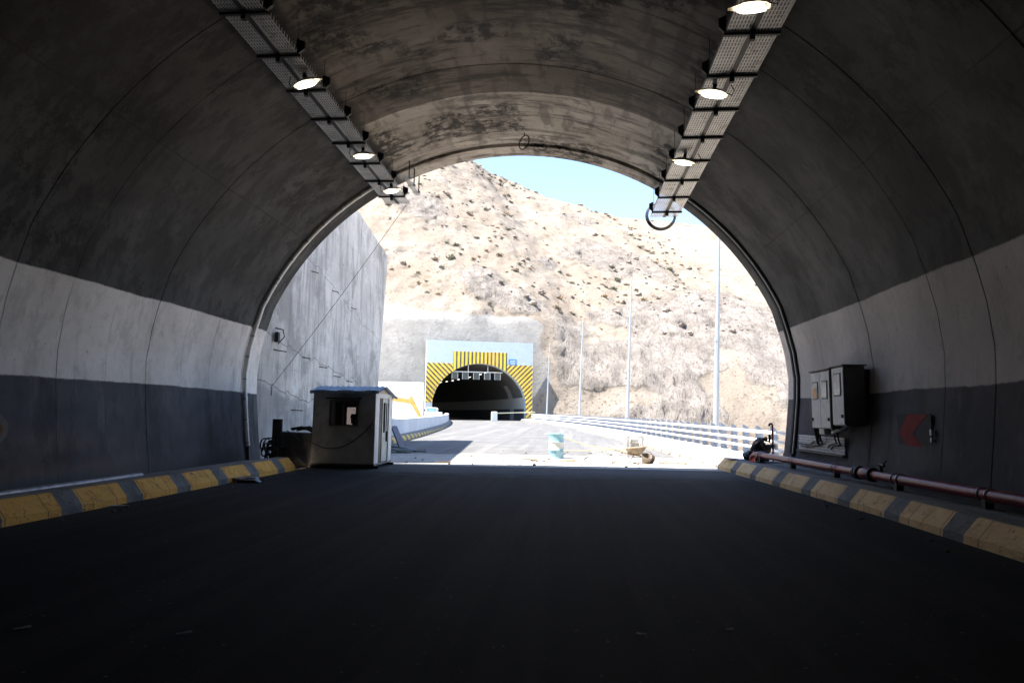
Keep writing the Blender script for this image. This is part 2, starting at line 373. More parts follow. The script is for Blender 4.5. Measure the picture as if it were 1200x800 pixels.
def m_hill():
    n = N('dry rocky hillside'); rock = n.attr('rock'); shot = n.attr('shot')
    a = n.mix(n.step(n.noise(.055, 9, .65), .35, .65), (.198, .168, .138), (.232, .206, .178))
    a = n.mix(n.math('MULTIPLY', n.step(n.noise(.35, 9, .75), .5, .64), .45), a, (.176, .146, .116))
    a = n.mix(n.math('MULTIPLY', n.step(n.noise(.16, 8, .7, n.scale(n.co, (1, 1, 1), (40, 7, 3))), .52, .62), .5), a, (.245, .228, .205))
    a = n.mix(n.math('MULTIPLY', n.step(n.noise(1.7, 6, .7), .57, .64), .65), a, (.105, .085, .066))
    a = n.mix(n.math('MULTIPLY', n.step(n.noise(.6, 7, .75, n.scale(n.co, (1, 1, 1), (4, 70, 3))), .58, .66), .5), a, (.12, .095, .07))
    sp = n.math('MULTIPLY', n.step(n.voro(.75), .20, .11), n.step(n.noise(.07, 4), .38, .5))
    a = n.mix(n.math('MULTIPLY', sp, .75), a, (.095, .08, .06))
    for sc_, thr, dd, am in ((.42, .80, .30, .75), (.95, .78, .30, .8), (1.9, .74, .32, .75), (3.6, .70, .35, .6)):
        vo = n.t.nodes.new('ShaderNodeTexVoronoi'); vo.inputs['Scale'].default_value = sc_; vo.inputs['Randomness'].default_value = 1.
        wv = n.t.nodes.new('ShaderNodeVectorMath'); wv.operation = 'MULTIPLY_ADD'; nz = n.t.nodes.new('ShaderNodeTexNoise'); n.t.links.new(n.co, nz.inputs['Vector']); nz.inputs['Scale'].default_value = sc_ * 3; nz.inputs['Detail'].default_value = 3
        n.t.links.new(nz.outputs['Color'], wv.inputs[0]); wv.inputs[1].default_value = (.7 / sc_,) * 3; n.t.links.new(n.co, wv.inputs[2]); n.t.links.new(wv.outputs[0], vo.inputs['Vector'])
        rc = n.xyz(vo.outputs['Color']); spot = n.math('MULTIPLY', n.step(rc[0], thr, thr + .02), n.step(vo.outputs['Distance'], dd + .04, dd - .06))
        spot = n.math('MULTIPLY', spot, n.step(n.noise(.06, 4, .6, n.scale(n.co, (1, 1, 1), (sc_ * 9, 2, 1))), .40, .52))
        a = n.mix(n.math('MULTIPLY', spot, am), a, n.mix(rc[1], (.07, .06, .052), (.15, .122, .09)))
    rk = n.mix(n.step(n.noise(.25, 9, .75), .38, .62), (.180, .163, .150), (.275, .252, .232))
    tilt = n.t.nodes.new('ShaderNodeMapping'); n.t.links.new(n.co, tilt.inputs[0]); tilt.inputs['Rotation'].default_value = (R(8), R(-38), R(15)); tilt.inputs['Scale'].default_value = (2.3, 1, .55)
    fr = n.noise(.9, 9, .8, tilt.outputs[0], 1.2)
    rk = n.mix(n.math('MULTIPLY', n.step(fr, .51, .57), .75), rk, (.075, .066, .06))
    rk = n.mix(n.math('MULTIPLY', n.step(n.noise(2.1, 7, .8), .56, .64), .5), rk, (.085, .074, .067))
    rm = n.step(n.math('ADD', rock, n.math('MULTIPLY_ADD', n.noise(.45, 8, .75), .9, -.45)), .35, .62)
    a = n.mix(rm, a, rk)
    sc = n.mix(n.step(n.noise(.3, 8, .7), .38, .62), (.215, .213, .206), (.26, .257, .25))
    sc = n.mix(n.math('MULTIPLY', n.step(n.noise(.8, 8, .7, n.scale(n.co, (1, 1, .4))), .5, .64), .5), sc, (.165, .16, .155))
    sm = n.step(n.math('ADD', shot, n.math('MULTIPLY_ADD', n.noise(.3, 6, .7), .5, -.25)), .45, .6)
    a = n.mix(sm, a, sc)
    h = n.math('ADD', n.math('MULTIPLY', n.noise(1.3, 10, .82), .9), n.math('MULTIPLY', n.math('MULTIPLY', n.noise(.9, 9, .8, tilt.outputs[0], 1.2), rm), 1.6))
    n.bump(h, .8, .5)
    return n.out(a, .95, 0, .1)

# ------------------------------------------------------------------ setting: ground, road, kerbs
def sheet(name, rows, m, **k):
    o = MB().loft(rows).build(name, m, fix=False, **k)
    return tag(o, kind='structure')
Ys = [-50, -30, -15] + list(np.arange(-6, 21.01, 1.))
sheet('road', [[(KL - .02, y, 0), (-5, y, 0), (-2, y, 0), (1.5, y, 0), (KR - lat(y) + .02, y, 0)] for y in Ys], m_asphalt())
Yd = [21] + list(np.arange(22, 40, 1.)) + list(np.arange(40, 122, 2.))
def dk(y, o, z=0.): return (o - lat(y), y, zr(y) + z)
M_DECK = m_deck()
bd = MB().loft([[dk(y, -8.6, -1.6), dk(y, -8.6, 0), dk(y, -7.4, 0), dk(y, -3, 0), dk(y, 1, 0), dk(y, KR, 0), dk(y, 7.25, -.002), dk(y, 7.25, -1.6), dk(y, -8.6, -1.6)] for y in Yd]).build('bridge_deck', M_DECK, fix=False)
tag(bd, kind='structure')
# kerbs: an upright foot, a sloping face and a flat top
def kerb(name, ys, ox, side, m, fn):
    rows = []
    for y in ys:
        j = .006 * math.sin(y * 5.1) + .004 * math.sin(y * 11.7)
        pr = [(0, -.02), (.015 + j, .105), (.20 + j, .325 + j), (.245, .342), (.55, .342)]
        rows.append([fn(y, ox + side * a, z) for a, z in pr])
    mb = MB().loft(rows); n_ = len(rows[0]); mb.f += [tuple(range(n_))[::-1], tuple(len(mb.v) - n_ + k for k in range(n_))]
    return tag(mb.build(name, m, smooth=25), kind='structure')
MK_L = m_kerb('left kerb paint', 10.08, 1.5, 1.06, ((.88, .42, .07), (.96, .52, .10)))
MK_R = m_kerb('right kerb paint', 10.0, 1.75, 1.25, ((.84, .54, .24), (.94, .66, .33)))
kerb('kerb', list(np.arange(-12, 18.26, .25)), KL, -1, MK_L, lambda y, x, z: (x, y, z))
kerb('kerb', list(np.arange(-12, 60, .25)) + list(np.arange(60, 117, 1.)), KR, 1, MK_R, lambda y, x, z: dk(y, x, z))
sheet('pavement', [[(KL - .5, y, .14), (-8.6, y, .145), (XC - wall_w(.3) - .1, y, .15)] for y in list(np.arange(-12, 19.6, .5))], M_WALK)
rows = []
for y in list(np.arange(-12, 20.5, .5)): rows.append([(KR - lat(y) + .48, y, .335), (KR - lat(y) + .9, y, .332), (XC + wall_w(.3) + .1, y, .33)])
sheet('pavement', rows, M_WALK)
M_WALK2 = mat('pale pavement', (.55, .53, .49), .85, var=.2, vs=.8, bump=.2)
sheet('pavement', [[dk(y, KR + .48, .335), dk(y, 6.3, .335), dk(y, 7.2, .33), dk(y, 7.2, .0)] for y in [20.5] + list(np.arange(21, 117, 1.))], M_WALK2)
# valley floor and the working pad left of the bridge
def valley():
    n = 60; xs = np.concatenate([np.linspace(-1500, -130, 12), np.linspace(-120, 160, 50), np.linspace(180, 1500, 12)])
    ys = np.concatenate([np.linspace(-1500, -60, 10), np.linspace(-50, 260, 50), np.linspace(280, 2000, 12)])
    rows = []
    for y in ys: rows.append([(x, y, -13 + 2 * math.sin(x * .05) * math.cos(y * .04)) for x in xs])
    return rows
M_EARTH = mat('dry earth', (.42, .34, .26), .95, var=.25, vs=.15, bump=.5, bs=2.)
sheet('verge', [[(-10.2, y, zr(y) - .01), (-8.5, y, zr(y) - .008), (KL + .2 - lat(y), y, zr(y) - .01)] for y in np.arange(15, 38, 1.)], M_WALK)
sheet('valley_floor', valley(), M_EARTH)
rows = []
for y in np.arange(36.5, 126, 1.5):
    rows.append([(xx, y, (zr(y) + .05 + .18 * (vn(np.array(xx * .5), np.array(y * .5)) - .5) if k < 14 else -13)) for k, xx in enumerate([-8.4 - lat(y) - 3.2 * i for i in range(14)] + [-54 - lat(y)])])
sheet('working_pad', [r[::-1] for r in rows], mat('pale gravel', (.46, .42, .36), .95, var=.2, vs=.4, bump=.5, bs=6.))

# ------------------------------------------------------------------ setting: far hillside, cut face round the far portal
PH = R(16.); P0 = Vector((-15.1, 115., zr(115)))
ax_v = Vector((-math.sin(PH), math.cos(PH), 0)); ax_u = Vector((math.cos(PH), math.sin(PH), 0))
def far(u_, v_, z_): return P0 + ax_u * u_ + ax_v * v_ + Vector((0, 0, z_))
US = np.concatenate([np.arange(-70, -26, 1.2), np.arange(-26, -9.01, .55), [-8.6], np.arange(-8, 8.1, .5), [8.6], np.arange(9.0, 62, .5), np.arange(62, 150, 1.5)])
TS = np.concatenate([np.linspace(0, 1, 30)[:-1], 1 + np.linspace(0, 1, 300)[:-1], 2 + np.linspace(0, 1, 18)])
UU, TT = np.meshgrid(US, TS)
def sstep(x, a, b): t = np.clip((x - a) / (b - a), 0, 1); return t * t * (3 - 2 * t)
rgt = sstep(UU, 9.5, 25); rgn = sstep(UU, 9.5, 17)
foot_v = 1.3 - rgt * 14 - np.clip(UU - 20, 0, 60) * .25 + np.clip(-20 - UU, 0, 60) * .10
foot_z = -.6 - rgn * 9.0
zc = 17.6 - .06 * np.clip(-UU - 12, 0, 60) - rgt * 2.5 + 4.5 * (fbm(UU * .09, UU * 0 + 3.3, 5) - .5)
cut_run = 3.2 + rgt * 17 + sstep(-UU, 12, 22) * 2.
ridge_z = 98.5 - .21 * UU - .14 * np.clip(UU + 5, 0, 90) + 3.5 * np.exp(-((UU - 12) / 28) ** 2) + 7 * (fbm(UU * .045 + 4, UU * 0 + 1.7, 5) - .5)
ridge_run = 118 + 10 * np.sin(UU * .05)
t0 = np.clip(TT, 0, 1); t1 = np.clip(TT - 1, 0, 1); t2 = np.clip(TT - 2, 0, 1)
V = foot_v + cut_run * t0 ** 2.0 + (ridge_run + 3.2 + 14 * rgt - cut_run) * t1 + 160 * t2
Z = foot_z + (zc - foot_z) * t0 + (ridge_z - zc) * (t1 ** .94 - .10 * sstep(t1, .9, 1.0)) - 95 * t2 ** 1.3
H = Z.copy()
def blob(u0, z0, su, sz, a=1.): return a * np.exp(-((UU - u0) / su) ** 2 - ((H - z0) / sz) ** 2)
big = fbm(UU * .03 + 9, H * .045, 5) - .5
rockm = np.clip(sstep(fbm(UU * .05 + 2, H * .075 + 5, 5), .57, .70) * .55 + blob(2, 27, 5, 5, 1.) + blob(9, 22, 6, 4, .7) + blob(-8, 50, 6, 6, 1.) + blob(-14, 55, 5, 5, .7) + blob(20, 36, 4, 3, .7)
                + rgn * sstep(H, 25, 12) * sstep(fbm(UU * .07, H * .11 + 2, 4), .38, .58) * 1.0 + blob(52, 23, 12, 7, 1.) + blob(34, 20, 6, 6, .8), 0, 1)
shot = np.clip(sstep(UU + 9 * (fbm(H * .13 + 4, UU * .08, 4) - .5), 15, 9) * sstep(H + 5 * (fbm(UU * .1, UU * 0 + 8.8, 4) - .5) + .12 * UU, 19.6 + 0 * H, 18.2) * sstep(H, -2, 2) , 0, 1)
rockm *= (1 - shot)
env = sstep(TT, .0, .5) * (1 - .8 * shot)
near_p = 1 - sstep(np.abs(UU), 9.5, 14) * 1.0
safe = 1 - near_p * sstep(H, 17, 14)
crag = ridged(UU * .26 - H * .16, H * .17 + UU * .10, 6, .72) - .5
lay = ridged(UU * .05 + H * .33, H * .42 - UU * .20, 4, .6) - .5
dv = -(big * 8 * (t1 + .0001) ** .8 + (fbm(UU * .16, H * .2, 5) - .5) * (2.6 - 1.4 * rgt * sstep(H, 30, 15)) + rockm * (crag * 2.0 + lay * .9 + .5) + (fbm(UU * .9, H * 1.2, 3) - .5) * .55) * env * safe
gul = (ridged(UU * .055 + .01 * H, H * .012, 3) - .5) * 5 * t1
V = V + dv - gul * safe * (1 - .85 * t1) * (1 - .8 * rgt * sstep(H, 34, 16))
dz = ((fbm(UU * .35 + 3, H * .4, 4) - .5) * 1.2 + rockm * crag * .9) * env * safe
Z = Z + dz
Pw = np.stack([P0.x + ax_u.x * UU + ax_v.x * V, P0.y + ax_u.y * UU + ax_v.y * V, P0.z + Z], -1)
nr, nc = UU.shape
idx = np.arange(nr * nc).reshape(nr, nc)
q = np.stack([idx[:-1, :-1], idx[:-1, 1:], idx[1:, 1:], idx[1:, :-1]], -1).reshape(-1, 4)
uc = ((UU[:-1, :-1] + UU[1:, 1:]) / 2).ravel(); zc_ = ((Z[:-1, :-1] + Z[1:, 1:]) / 2).ravel(); vc_ = ((V[:-1, :-1] + V[1:, 1:]) / 2).ravel()
q = q[~((np.abs(uc) < 8.6) & (zc_ < 11.2) & (vc_ < 8))]
me = bpy.data.meshes.new('hillside')
me.vertices.add(nr * nc); me.vertices.foreach_set('co', Pw.reshape(-1).astype(np.float32))
me.loops.add(len(q) * 4); me.loops.foreach_set('vertex_index', q.reshape(-1).astype(np.int32))
me.polygons.add(len(q)); me.polygons.foreach_set('loop_start', np.arange(len(q), dtype=np.int32) * 4)
me.update(calc_edges=True); me.validate()
for nm, ar in (('rock', rockm), ('shot', shot)):
    at = me.attributes.new(nm, 'FLOAT', 'POINT'); at.data.foreach_set('value', ar.reshape(-1).astype(np.float32))
me.polygons.foreach_set('use_smooth', np.ones(len(q), dtype=bool))
me.materials.append(m_hill())
hill = bpy.data.objects.new('hillside', me); col.objects.link(hill); tag(hill, kind='structure')

# ------------------------------------------------------------------ near tunnel (thing) > lining, mouth rim
tun = empty('tunnel', (XC, YE, 0), 'dark concrete road tunnel we look out of, with a white painted band on both walls', 'tunnel')
def near_lining():
    ys = [-50, -35, -20, -10, -5]
    joints = [YE - .35 - 1.25 * k for k in range(18)]
    seg = []
    rs = random.Random(5)
    offs = {}
    y = -2.
    rows = []
    yl = [(-50, 0), (-35, 0), (-20, 0), (-8, 0), (-2, 0)]
    jj = sorted([j for j in [17.6 - 1.37 * k for k in range(14)] if j > -1.5])
    cur = .0
    for j in jj:
        if abs(j - 10.75) < .2: yl.append((j - .35, .0)); cur = .012
        yl.append((j - .006, cur));
        cur = rs.uniform(-.005, .005)
        if abs(j - 12.12) < .6: cur = .0
        if j > 11.5: cur += 0
        else: cur += .0                              # the older rings further in stand back a little
        yl.append((j + .006, cur))
    # recess for the conduits
    yl += [(19.42, cur), (19.43, cur + .09), (19.72, cur + .09), (19.73, 0), (20.47, 0), (20.50, .03)]
    for (yy, dr) in yl:
        rows.append([(a, yy - YE, z) for a, z in offset_profile(dr)])
    rows.append([(a, 0, z) for a, z in offset_profile(.8)])
    rows.append([(a, -70, z) for a, z in offset_profile(.8)])
    return MB().loft(rows)
ln = near_lining(); k = len(ln.v)
o = ln.build('lining', None, tun, smooth=20, fix=False)
# material in tunnel coordinates: object origin sits at (XC, YE, 0)
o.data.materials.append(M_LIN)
mbk = MB(); mbk.add([(a, -70, z) for a, z in PROFILE] , [tuple(range(len(PROFILE)))])
mbk.build('end_wall', mat('dark concrete', (.05, .05, .05), .9), tun)

# ------------------------------------------------------------------ far tunnel portal (thing)
FP = [(8.01, 0), (8.01, 1.5), (8.01, 2.7), (7.93, 3.4), (7.79, 4.0)] + [(8.33 * math.cos(q), 1.27 + 8.33 * math.sin(q)) for q in (R(24.3) + R(65.7) * i / 24 for i in range(1, 25))]
FPROF = [(-a, z) for a, z in FP] + [(a, z) for a, z in FP[-2::-1]]
def arch_z(x):
    x = abs(x)
    if x >= 8.01: return 0.
    if x > 7.6: 
        for (w0, z0), (w1, z1) in zip(FP[:-1], FP[1:]):
            if w1 <= x <= w0 and w0 > w1: return z0 + (z1 - z0) * (w0 - x) / (w0 - w1)
    return 1.27 + math.sqrt(8.33**2 - x * x)
ACOL = [-8.01] + [-8.0 + .02 * 0] + [x for x, z in FPROF if abs(x) < 8.0] + [8.0, 8.01]
def cols(a, b):
    c = sorted(set([a, b] + [round(x, 4) for x in ACOL if a < x < b]))
    return c
port = empty('tunnel_portal', P0, 'far tunnel portal with pale blue facade and yellow and black striped panels', 'tunnel', rz=PH)
def slab(a, b, top, v0, v1, low=0.):
    c = cols(a, b); rows = [[], [], [], []]
    for x in c:
        z = max(arch_z(x), low)
        if abs(abs(x) - 8.01) < 1e-6: z = max(low, 0)
        rows[0].append((x, v0, top)); rows[1].append((x, v0, z)); rows[2].append((x, v1, z)); rows[3].append((x, v1, top))
    mb = MB(); n = len(c)
    vs = [p for q in rows for p in q]; fs = []
    for i in range(4):
        j = (i + 1) % 4
        for k in range(n - 1): fs.append((i * n + k, i * n + k + 1, j * n + k + 1, j * n + k))
    fs += [(0, n, 2 * n, 3 * n), (n - 1, 4 * n - 1, 3 * n - 1, 2 * n - 1)]
    return mb.add(vs, fs)
slab(-9.15, 9.15, 13.35, 0, 1.5, -.3).build('facade', mat('pale blue plaster', (.44, .53, .60), .8, var=.04, vs=.9, bump=.2, dirt=.45, dcol=(.36, .42, .46)), port)
def m_stripe(name, ex, per):
    n = N(name); x, y, z = n.xyz()
    t = n.math('FRACT', n.math('DIVIDE', n.math('ADD', n.math('ADD', n.math('MULTIPLY', x, ex[0]), n.math('MULTIPLY', z, ex[1])), 60.), per))
    s = n.step(t, .56, .54)
    yl = n.mix(n.step(n.noise(.8, 6, .7), .3, .7), (.78, .50, .03), (.86, .60, .07))
    bk = n.mix(n.step(n.noise(.8, 6, .7), .3, .7), (.05, .045, .035), (.09, .08, .06))
    c = n.mix(s, bk, yl)
    c = n.mix(n.math('MULTIPLY', n.step(n.noise(1., 8, .75, n.scale(n.co, (2.2, 1, .35))), .48, .62), .45), c, (.42, .34, .20))
    c = n.mix(n.step(n.noise(2.3, 8, .8), .60, .66), c, (.36, .34, .30))
    return n.out(c, .75)
slab(-4.6, 4.6, 11.55, -.06, -.003).build('stripe_panel', m_stripe('upright hazard stripes', (1, 0), .66), port)
slab(-9.1, -4.62, 9.5, -.06, -.003, 2.9).build('stripe_panel', m_stripe('hazard stripes falling', (.707, .707), .60), port)
slab(4.62, 9.1, 9.5, -.06, -.003, .0).build('stripe_panel', m_stripe('hazard stripes rising', (-.707, .707), .60), port)
# the bore behind it, bending left
def bore(s_):
    Rr = 230.; a = s_ / Rr
    return Vector((-Rr * (1 - math.cos(a)), Rr * math.sin(a), 0)), a
def m_bore():
    n = N('far tunnel paint'); sv = n.attr('along'); x, y, z = n.xyz()
    g = n.mix(n.noise(.5, 6), (.08, .08, .082), (.14, .138, .136))
    wh = n.mix(n.noise(.7, 6), (.42, .41, .39), (.55, .54, .52))
    sl_ = n.mix(n.noise(.7, 6), (.05, .05, .06), (.09, .09, .105))
    c = n.mix(n.step(z, 4.0, 4.05), wh, g)
    c = n.mix(n.step(z, 2.1, 2.05), c, sl_)
    band = n.math('MULTIPLY', n.math('MULTIPLY', n.step(sv, 9.0, 9.2), n.step(sv, 12.2, 12.0)), n.step(z, 6.4, 6.3))
    return n.out(n.mix(n.math('MULTIPLY', band, .8), c, wh), .8)
rows = []; al = []
for s_ in [1.5, 3, 4.5, 6, 7.5, 9, 10.5, 12, 14, 16, 20, 25, 30, 37, 45, 55, 65, 78, 90, 105, 120, 140]:
    c, a = bore(s_)
    rows.append([c + Vector((x * math.cos(a), x * math.sin(a), z)) for x, z in FPROF]); al += [s_] * len(FPROF)
mb = MB().loft(rows); nF = len(FPROF); 
lo = mb.build('lining', m_bore(), port, smooth=30, fix=False)
at = lo.data.attributes.new('along', 'FLOAT', 'POINT'); at.data.foreach_set('value', al)
MB().add(rows[-1], [tuple(range(nF))]).build('end_wall', mat('dark concrete', (.05, .05, .05), .9), port)
MB().loft([[c + Vector((x * math.cos(a), x * math.sin(a), .01)) for x in (-8.0, -3, 3, 8.0)] for c, a in (bore(s_) for s_ in (-.3, 5, 12, 20, 30, 45, 65, 90, 120, 140))]).build('roadway', mat('dusty tunnel floor', (.10, .085, .07), .9, var=.3, vs=.5), port, fix=False)
# lane signals
M_DKSTEEL = mat('dark grey steel', (.10, .105, .11), .5, .6, dirt=.2)
M_GALV = mat('galvanised steel', (.46, .47, .48), .42, .75, var=.15, vs=5, dirt=.2, dcol=(.25, .24, .22))
M_WHITE = mat('white enamel', (.78, .78, .77), .45, 0, var=.06, dirt=.15, dcol=(.5, .47, .42))
M_BLACK = mat('black rubber', (.014, .014, .015), .6, 0, var=.3)
M_BLKST = mat('black painted steel', (.020, .019, .019), .55, .3, var=.3, dirt=.15)
M_DKGLASS = mat('dark glass', (.02, .022, .025), .12, 0, bump=0)
sg = empty('lane_signal_gantry', far(-.2, 1.9, 8.25), 'row of square lane signal boxes hung across the mouth of the far tunnel', 'signal', rz=PH)
MB().bar((-4.6, 0, 0), (4.4, 0, 0), .16, .16).build('beam', M_GALV, sg)
for x in (-1.6, 1.8): MB().bar((x, 0, .05), (x, 0, 1.35), .12, .12).build('hanger', M_GALV, sg)
for x in (-3.9, -2.1, -.2, 1.7, 3.5):
    b = MB().box((x, 0, -.72), (1.12, .28, 1.12)).build('signal_box', M_DKSTEEL, sg, bevel=.03)
    MB().box((x, -.155, -.72), (.9, .03, .9)).build('signal_face', M_DKGLASS, b)
    for dx in (-.5, .5): MB().box((x + dx, -.17, -.72), (.07, .05, 1.16)).build('frame', M_GALV, b)
# anti-glare ends of the light line and the line of lamps on the far ceiling
n = N('lit lamp glass'); n.b.inputs['Emission Color'].default_value = (1, .95, .82, 1); n.b.inputs['Emission Strength'].default_value = .9; M_LIT = n.out((.9, .88, .8), .3)
rx = n.t.nodes.new('ShaderNodeVectorMath'); rx.operation = 'LENGTH'; n.t.links.new(n.scale(n.co, (1, 1.7, 0)), rx.inputs[0])
n.put(n.b.inputs['Emission Strength'], n.math('ADD', .10, n.math('MULTIPLY', n.step(rx.outputs['Value'], .27, .02), 2.6)))
n = N('far lit lamp glass'); n.b.inputs['Emission Color'].default_value = (1, .97, .9, 1); n.b.inputs['Emission Strength'].default_value = .35; M_LITF = n.out((.9, .88, .8), .3)
for i in range(16):
    c, a = bore(4 + i * 5.)
    p = c + Vector((1.6 * math.cos(a), 1.6 * math.sin(a), 8.3))
    o = MB().box((0, 0, 0), (.26, 1.2, .10)).build('ceiling_lamp', M_LITF if i else M_LITF, None, bevel=.04)
    o.location = far(p.x, p.y, p.z); o.rotation_euler = (0, 0, PH + a)
    tag(o, 'one of the small lit lamps in the line along the ceiling of the far tunnel', 'lamp', 'lamps in the far tunnel')
bs = empty('blue_sign', far(5.6, -.08, 9.95), 'small blue board on the pale facade right of the upright stripes', 'sign', rz=PH)
MB().box((0, 0, .0), (1.35, .05, 1.0)).build('board', mat('sign blue', (.05, .22, .60), .5, var=.05), bs)
for k, wd in ((.22, .9), (-.02, 1.0), (-.26, .7)): MB().box((0, -.03, k), (wd, .012, .08)).build('lettering', M_WHITE, bs)
# gate across the far mouth
gt = empty('boom_barrier', far(2.0, -3.2, 0), 'white post with a long horizontal boom across the far tunnel mouth', 'barrier', rz=PH)
MB().box((0, 0, .75), (.95, .7, 1.5)).build('post', M_WHITE, gt, bevel=.06)
MB().bar((.4, 0, 1.25), (6.9, 0, 1.5), .1, .16).build('boom', mat('cream boom', (.7, .62, .4), .6), gt)
MB().bar((6.2, 0, 0), (6.2, 0, 1.4), .12, .12).build('rest', M_DKSTEEL, gt)

# ------------------------------------------------------------------ left of the bridge: retaining wall, terrace, barrier
RW = lambda y: -9.72 - .03 * (y - 20.5) 
rw = empty('retaining_wall', (RW(20.5), 20.5, 0), 'tall board-marked grey concrete retaining wall left of the tunnel mouth', 'wall')
def rw_top(y): return 12.3 - .118 * (y - 20.5)
mb = MB(); rows = []
NY = 24
for i in range(NY + 1):
    t = i / NY
    f = [(RW(y), y, z) for y, z in ((20.3 + (35.3 - 20.3) * t, -.2), (20.3 + (35.9 - 20.3) * t, 4.), (20.3 + (36.5 - 20.3) * t, 8.2), (20.3 + (37.0 - 20.3) * t, rw_top(20.3 + (37.0 - 20.3) * t)))]
    b = [(p[0] - 1.2, p[1], p[2]) for p in f[::-1]]
    rows.append(f + b)
mb.loft(rows); n8 = 8; mb.f += [tuple(range(8))[::-1], tuple(NY * 8 + k for k in range(8))]
o = mb.build('wall', m_retaining(), rw); o.data.transform(Matrix.Translation(Vector((0, 0, 0)) - rw.location)); 
M_RUST = mat('rusty steel', (.045, .03, .022), .8, .3, dirt=.3)
for (px, py, L) in ((21.6, 3.62, .8), (24.33, 3.59, .5), (26.2, 3.38, .55), (28.06, 3.12, .55), (29.9, 3.0, .5), (24.84, 6.94, .4), (27.4, 6.66, .45), (30.2, 6.38, .4), (23.4, 1.65, .8)):
    Y, Z = px, py; X = RW(Y)
    b = MB().tube([(X - .05, Y, Z), (X + .16, Y + L, Z - .02)], .018, 6).at(rw.location).build('rebar_stub', M_RUST, rw)
# lamp bracket on the wall
lb = empty('wall_bracket', (RW(21.7), 21.7, 4.02), 'small black bracket fixed to the retaining wall beside the tunnel rim', 'bracket')
MB().box((.12, 0, 0), (.14, .16, .34)).build('housing', M_BLKST, lb, bevel=.02)
MB().tube([(0, .1, .32), (.2, .25, .28), (.24, .3, .05), (.05, .25, -.2)], .02, 6).build('loop', M_BLKST, lb)
gw = MB().tube([(RW(21.7) + .03, 21.7, 2.41), (RW(21.7) + .03, 21.7, 2.1)], .012, 5).tube(sag((RW(21.7) + .03, 21.7, 2.41), (-5.2, 20.8, 8.2), .10), .008, 5)
solo('guy_wire', gw, M_BLKST, (RW(21.7), 21.7, 2.1), 'thin dark wire running from the retaining wall up to the left cable tray', 'wire')
# parapet on the left side of the bridge
cb = empty('concrete_barrier', dk(28, KL), 'curving pale concrete parapet with a yellow and dark painted foot', 'barrier')
Yb = list(np.arange(28, 60, .8)) + list(np.arange(60, 113.5, 1.5))
rows = [[dk(y, KL - .28, .2), dk(y, KL - .30, 1.15), dk(y, KL - .34, 1.18), dk(y, KL - .62, 1.18), dk(y, KL - .66, 0), dk(y, KL - .28, 0)] for y in Yb]
mb = MB().loft(rows, closed=True); mb.f += [tuple(range(6))[::-1], tuple(len(mb.v) - 6 + k for k in range(6))]
mb.at(cb.location).build('parapet', mat('pale parapet paint', (.52, .53, .56), .8, var=.1, vs=.6, bump=.3, dirt=.25, dcol=(.35, .33, .3)), cb)
def stripe_run(ys, pr_fn): 
    return MB().loft([pr_fn(y) for y in ys])
mbk = stripe_run(Yb, lambda y: [dk(y, KL, -.02), dk(y, KL - .02, .12), dk(y, KL - .22, .34), dk(y, KL - .279, .35)])
mbk.at(cb.location).build('kerb_foot', m_kerb('barrier foot paint', 28.1, 1.5, .85, ((.62, .40, .10), (.74, .50, .14))), cb)
# terrace wall beyond the pad, rubble on top
tw = empty('terrace_wall', far(-22, -4.5, 0), 'low white concrete terrace wall left of the far tunnel portal', 'wall', rz=PH)
for k, (z0, z1, v) in enumerate(((-.5, 1.95, -.5), (1.97, 4.1, -.2), (4.12, 6.0, .1))):
    MB().box((0, v + 1.2, (z0 + z1) / 2), (24.5, 2.4, z1 - z0)).build('course', mat('white terrace concrete', (.66, .64, .60), .85, var=.08, vs=.3, bump=.4, bs=4), tw, bevel=.04)
M_ROCK = mat('grey brown rock', (.17, .145, .125), .95, var=.45, vs=1.2, bump=.8, bs=5)
def rock_mesh(name, seed, m):
    bm = bmesh.new(); bmesh.ops.create_icosphere(bm, subdivisions=2, radius=1)
    rs = random.Random(seed); ph = [rs.uniform(0, 6) for _ in range(6)]
    for v in bm.verts:
        p = v.co; k = 1 + .28 * math.sin(3.1 * p.x + ph[0]) * math.cos(2.7 * p.y + ph[1]) + .2 * math.sin(5 * p.z + ph[2] + 3 * p.x) + rs.uniform(-.13, .13)
        v.co = Vector((p.x * k * 1.25, p.y * k, p.z * k * .75))
    me = bpy.data.meshes.new(name); bm.to_mesh(me); bm.free(); me.materials.append(m); return me
ROCKS = [rock_mesh('rock', i, M_ROCK) for i in range(5)]
def rock(name, loc, s_, label, group, k):
    o = bpy.data.objects.new(name, ROCKS[k % 5]); col.objects.link(o); o.location = loc; o.scale = (s_, s_ * rnd.uniform(.8, 1.2), s_ * rnd.uniform(.7, 1.1)); o.rotation_euler = (0, 0, rnd.uniform(0, 6.28))
    return tag(o, label, 'rock', group)
for k in range(12): rock('rubble', far(-30 + k * .95 + rnd.uniform(-.3, .3), -2.6 + rnd.uniform(-.5, .8), 6.05 + rnd.uniform(.1, .35)), rnd.uniform(.25, .7), 'lump of broken rock lying on top of the white terrace wall', 'rubble on the terrace wall', k)

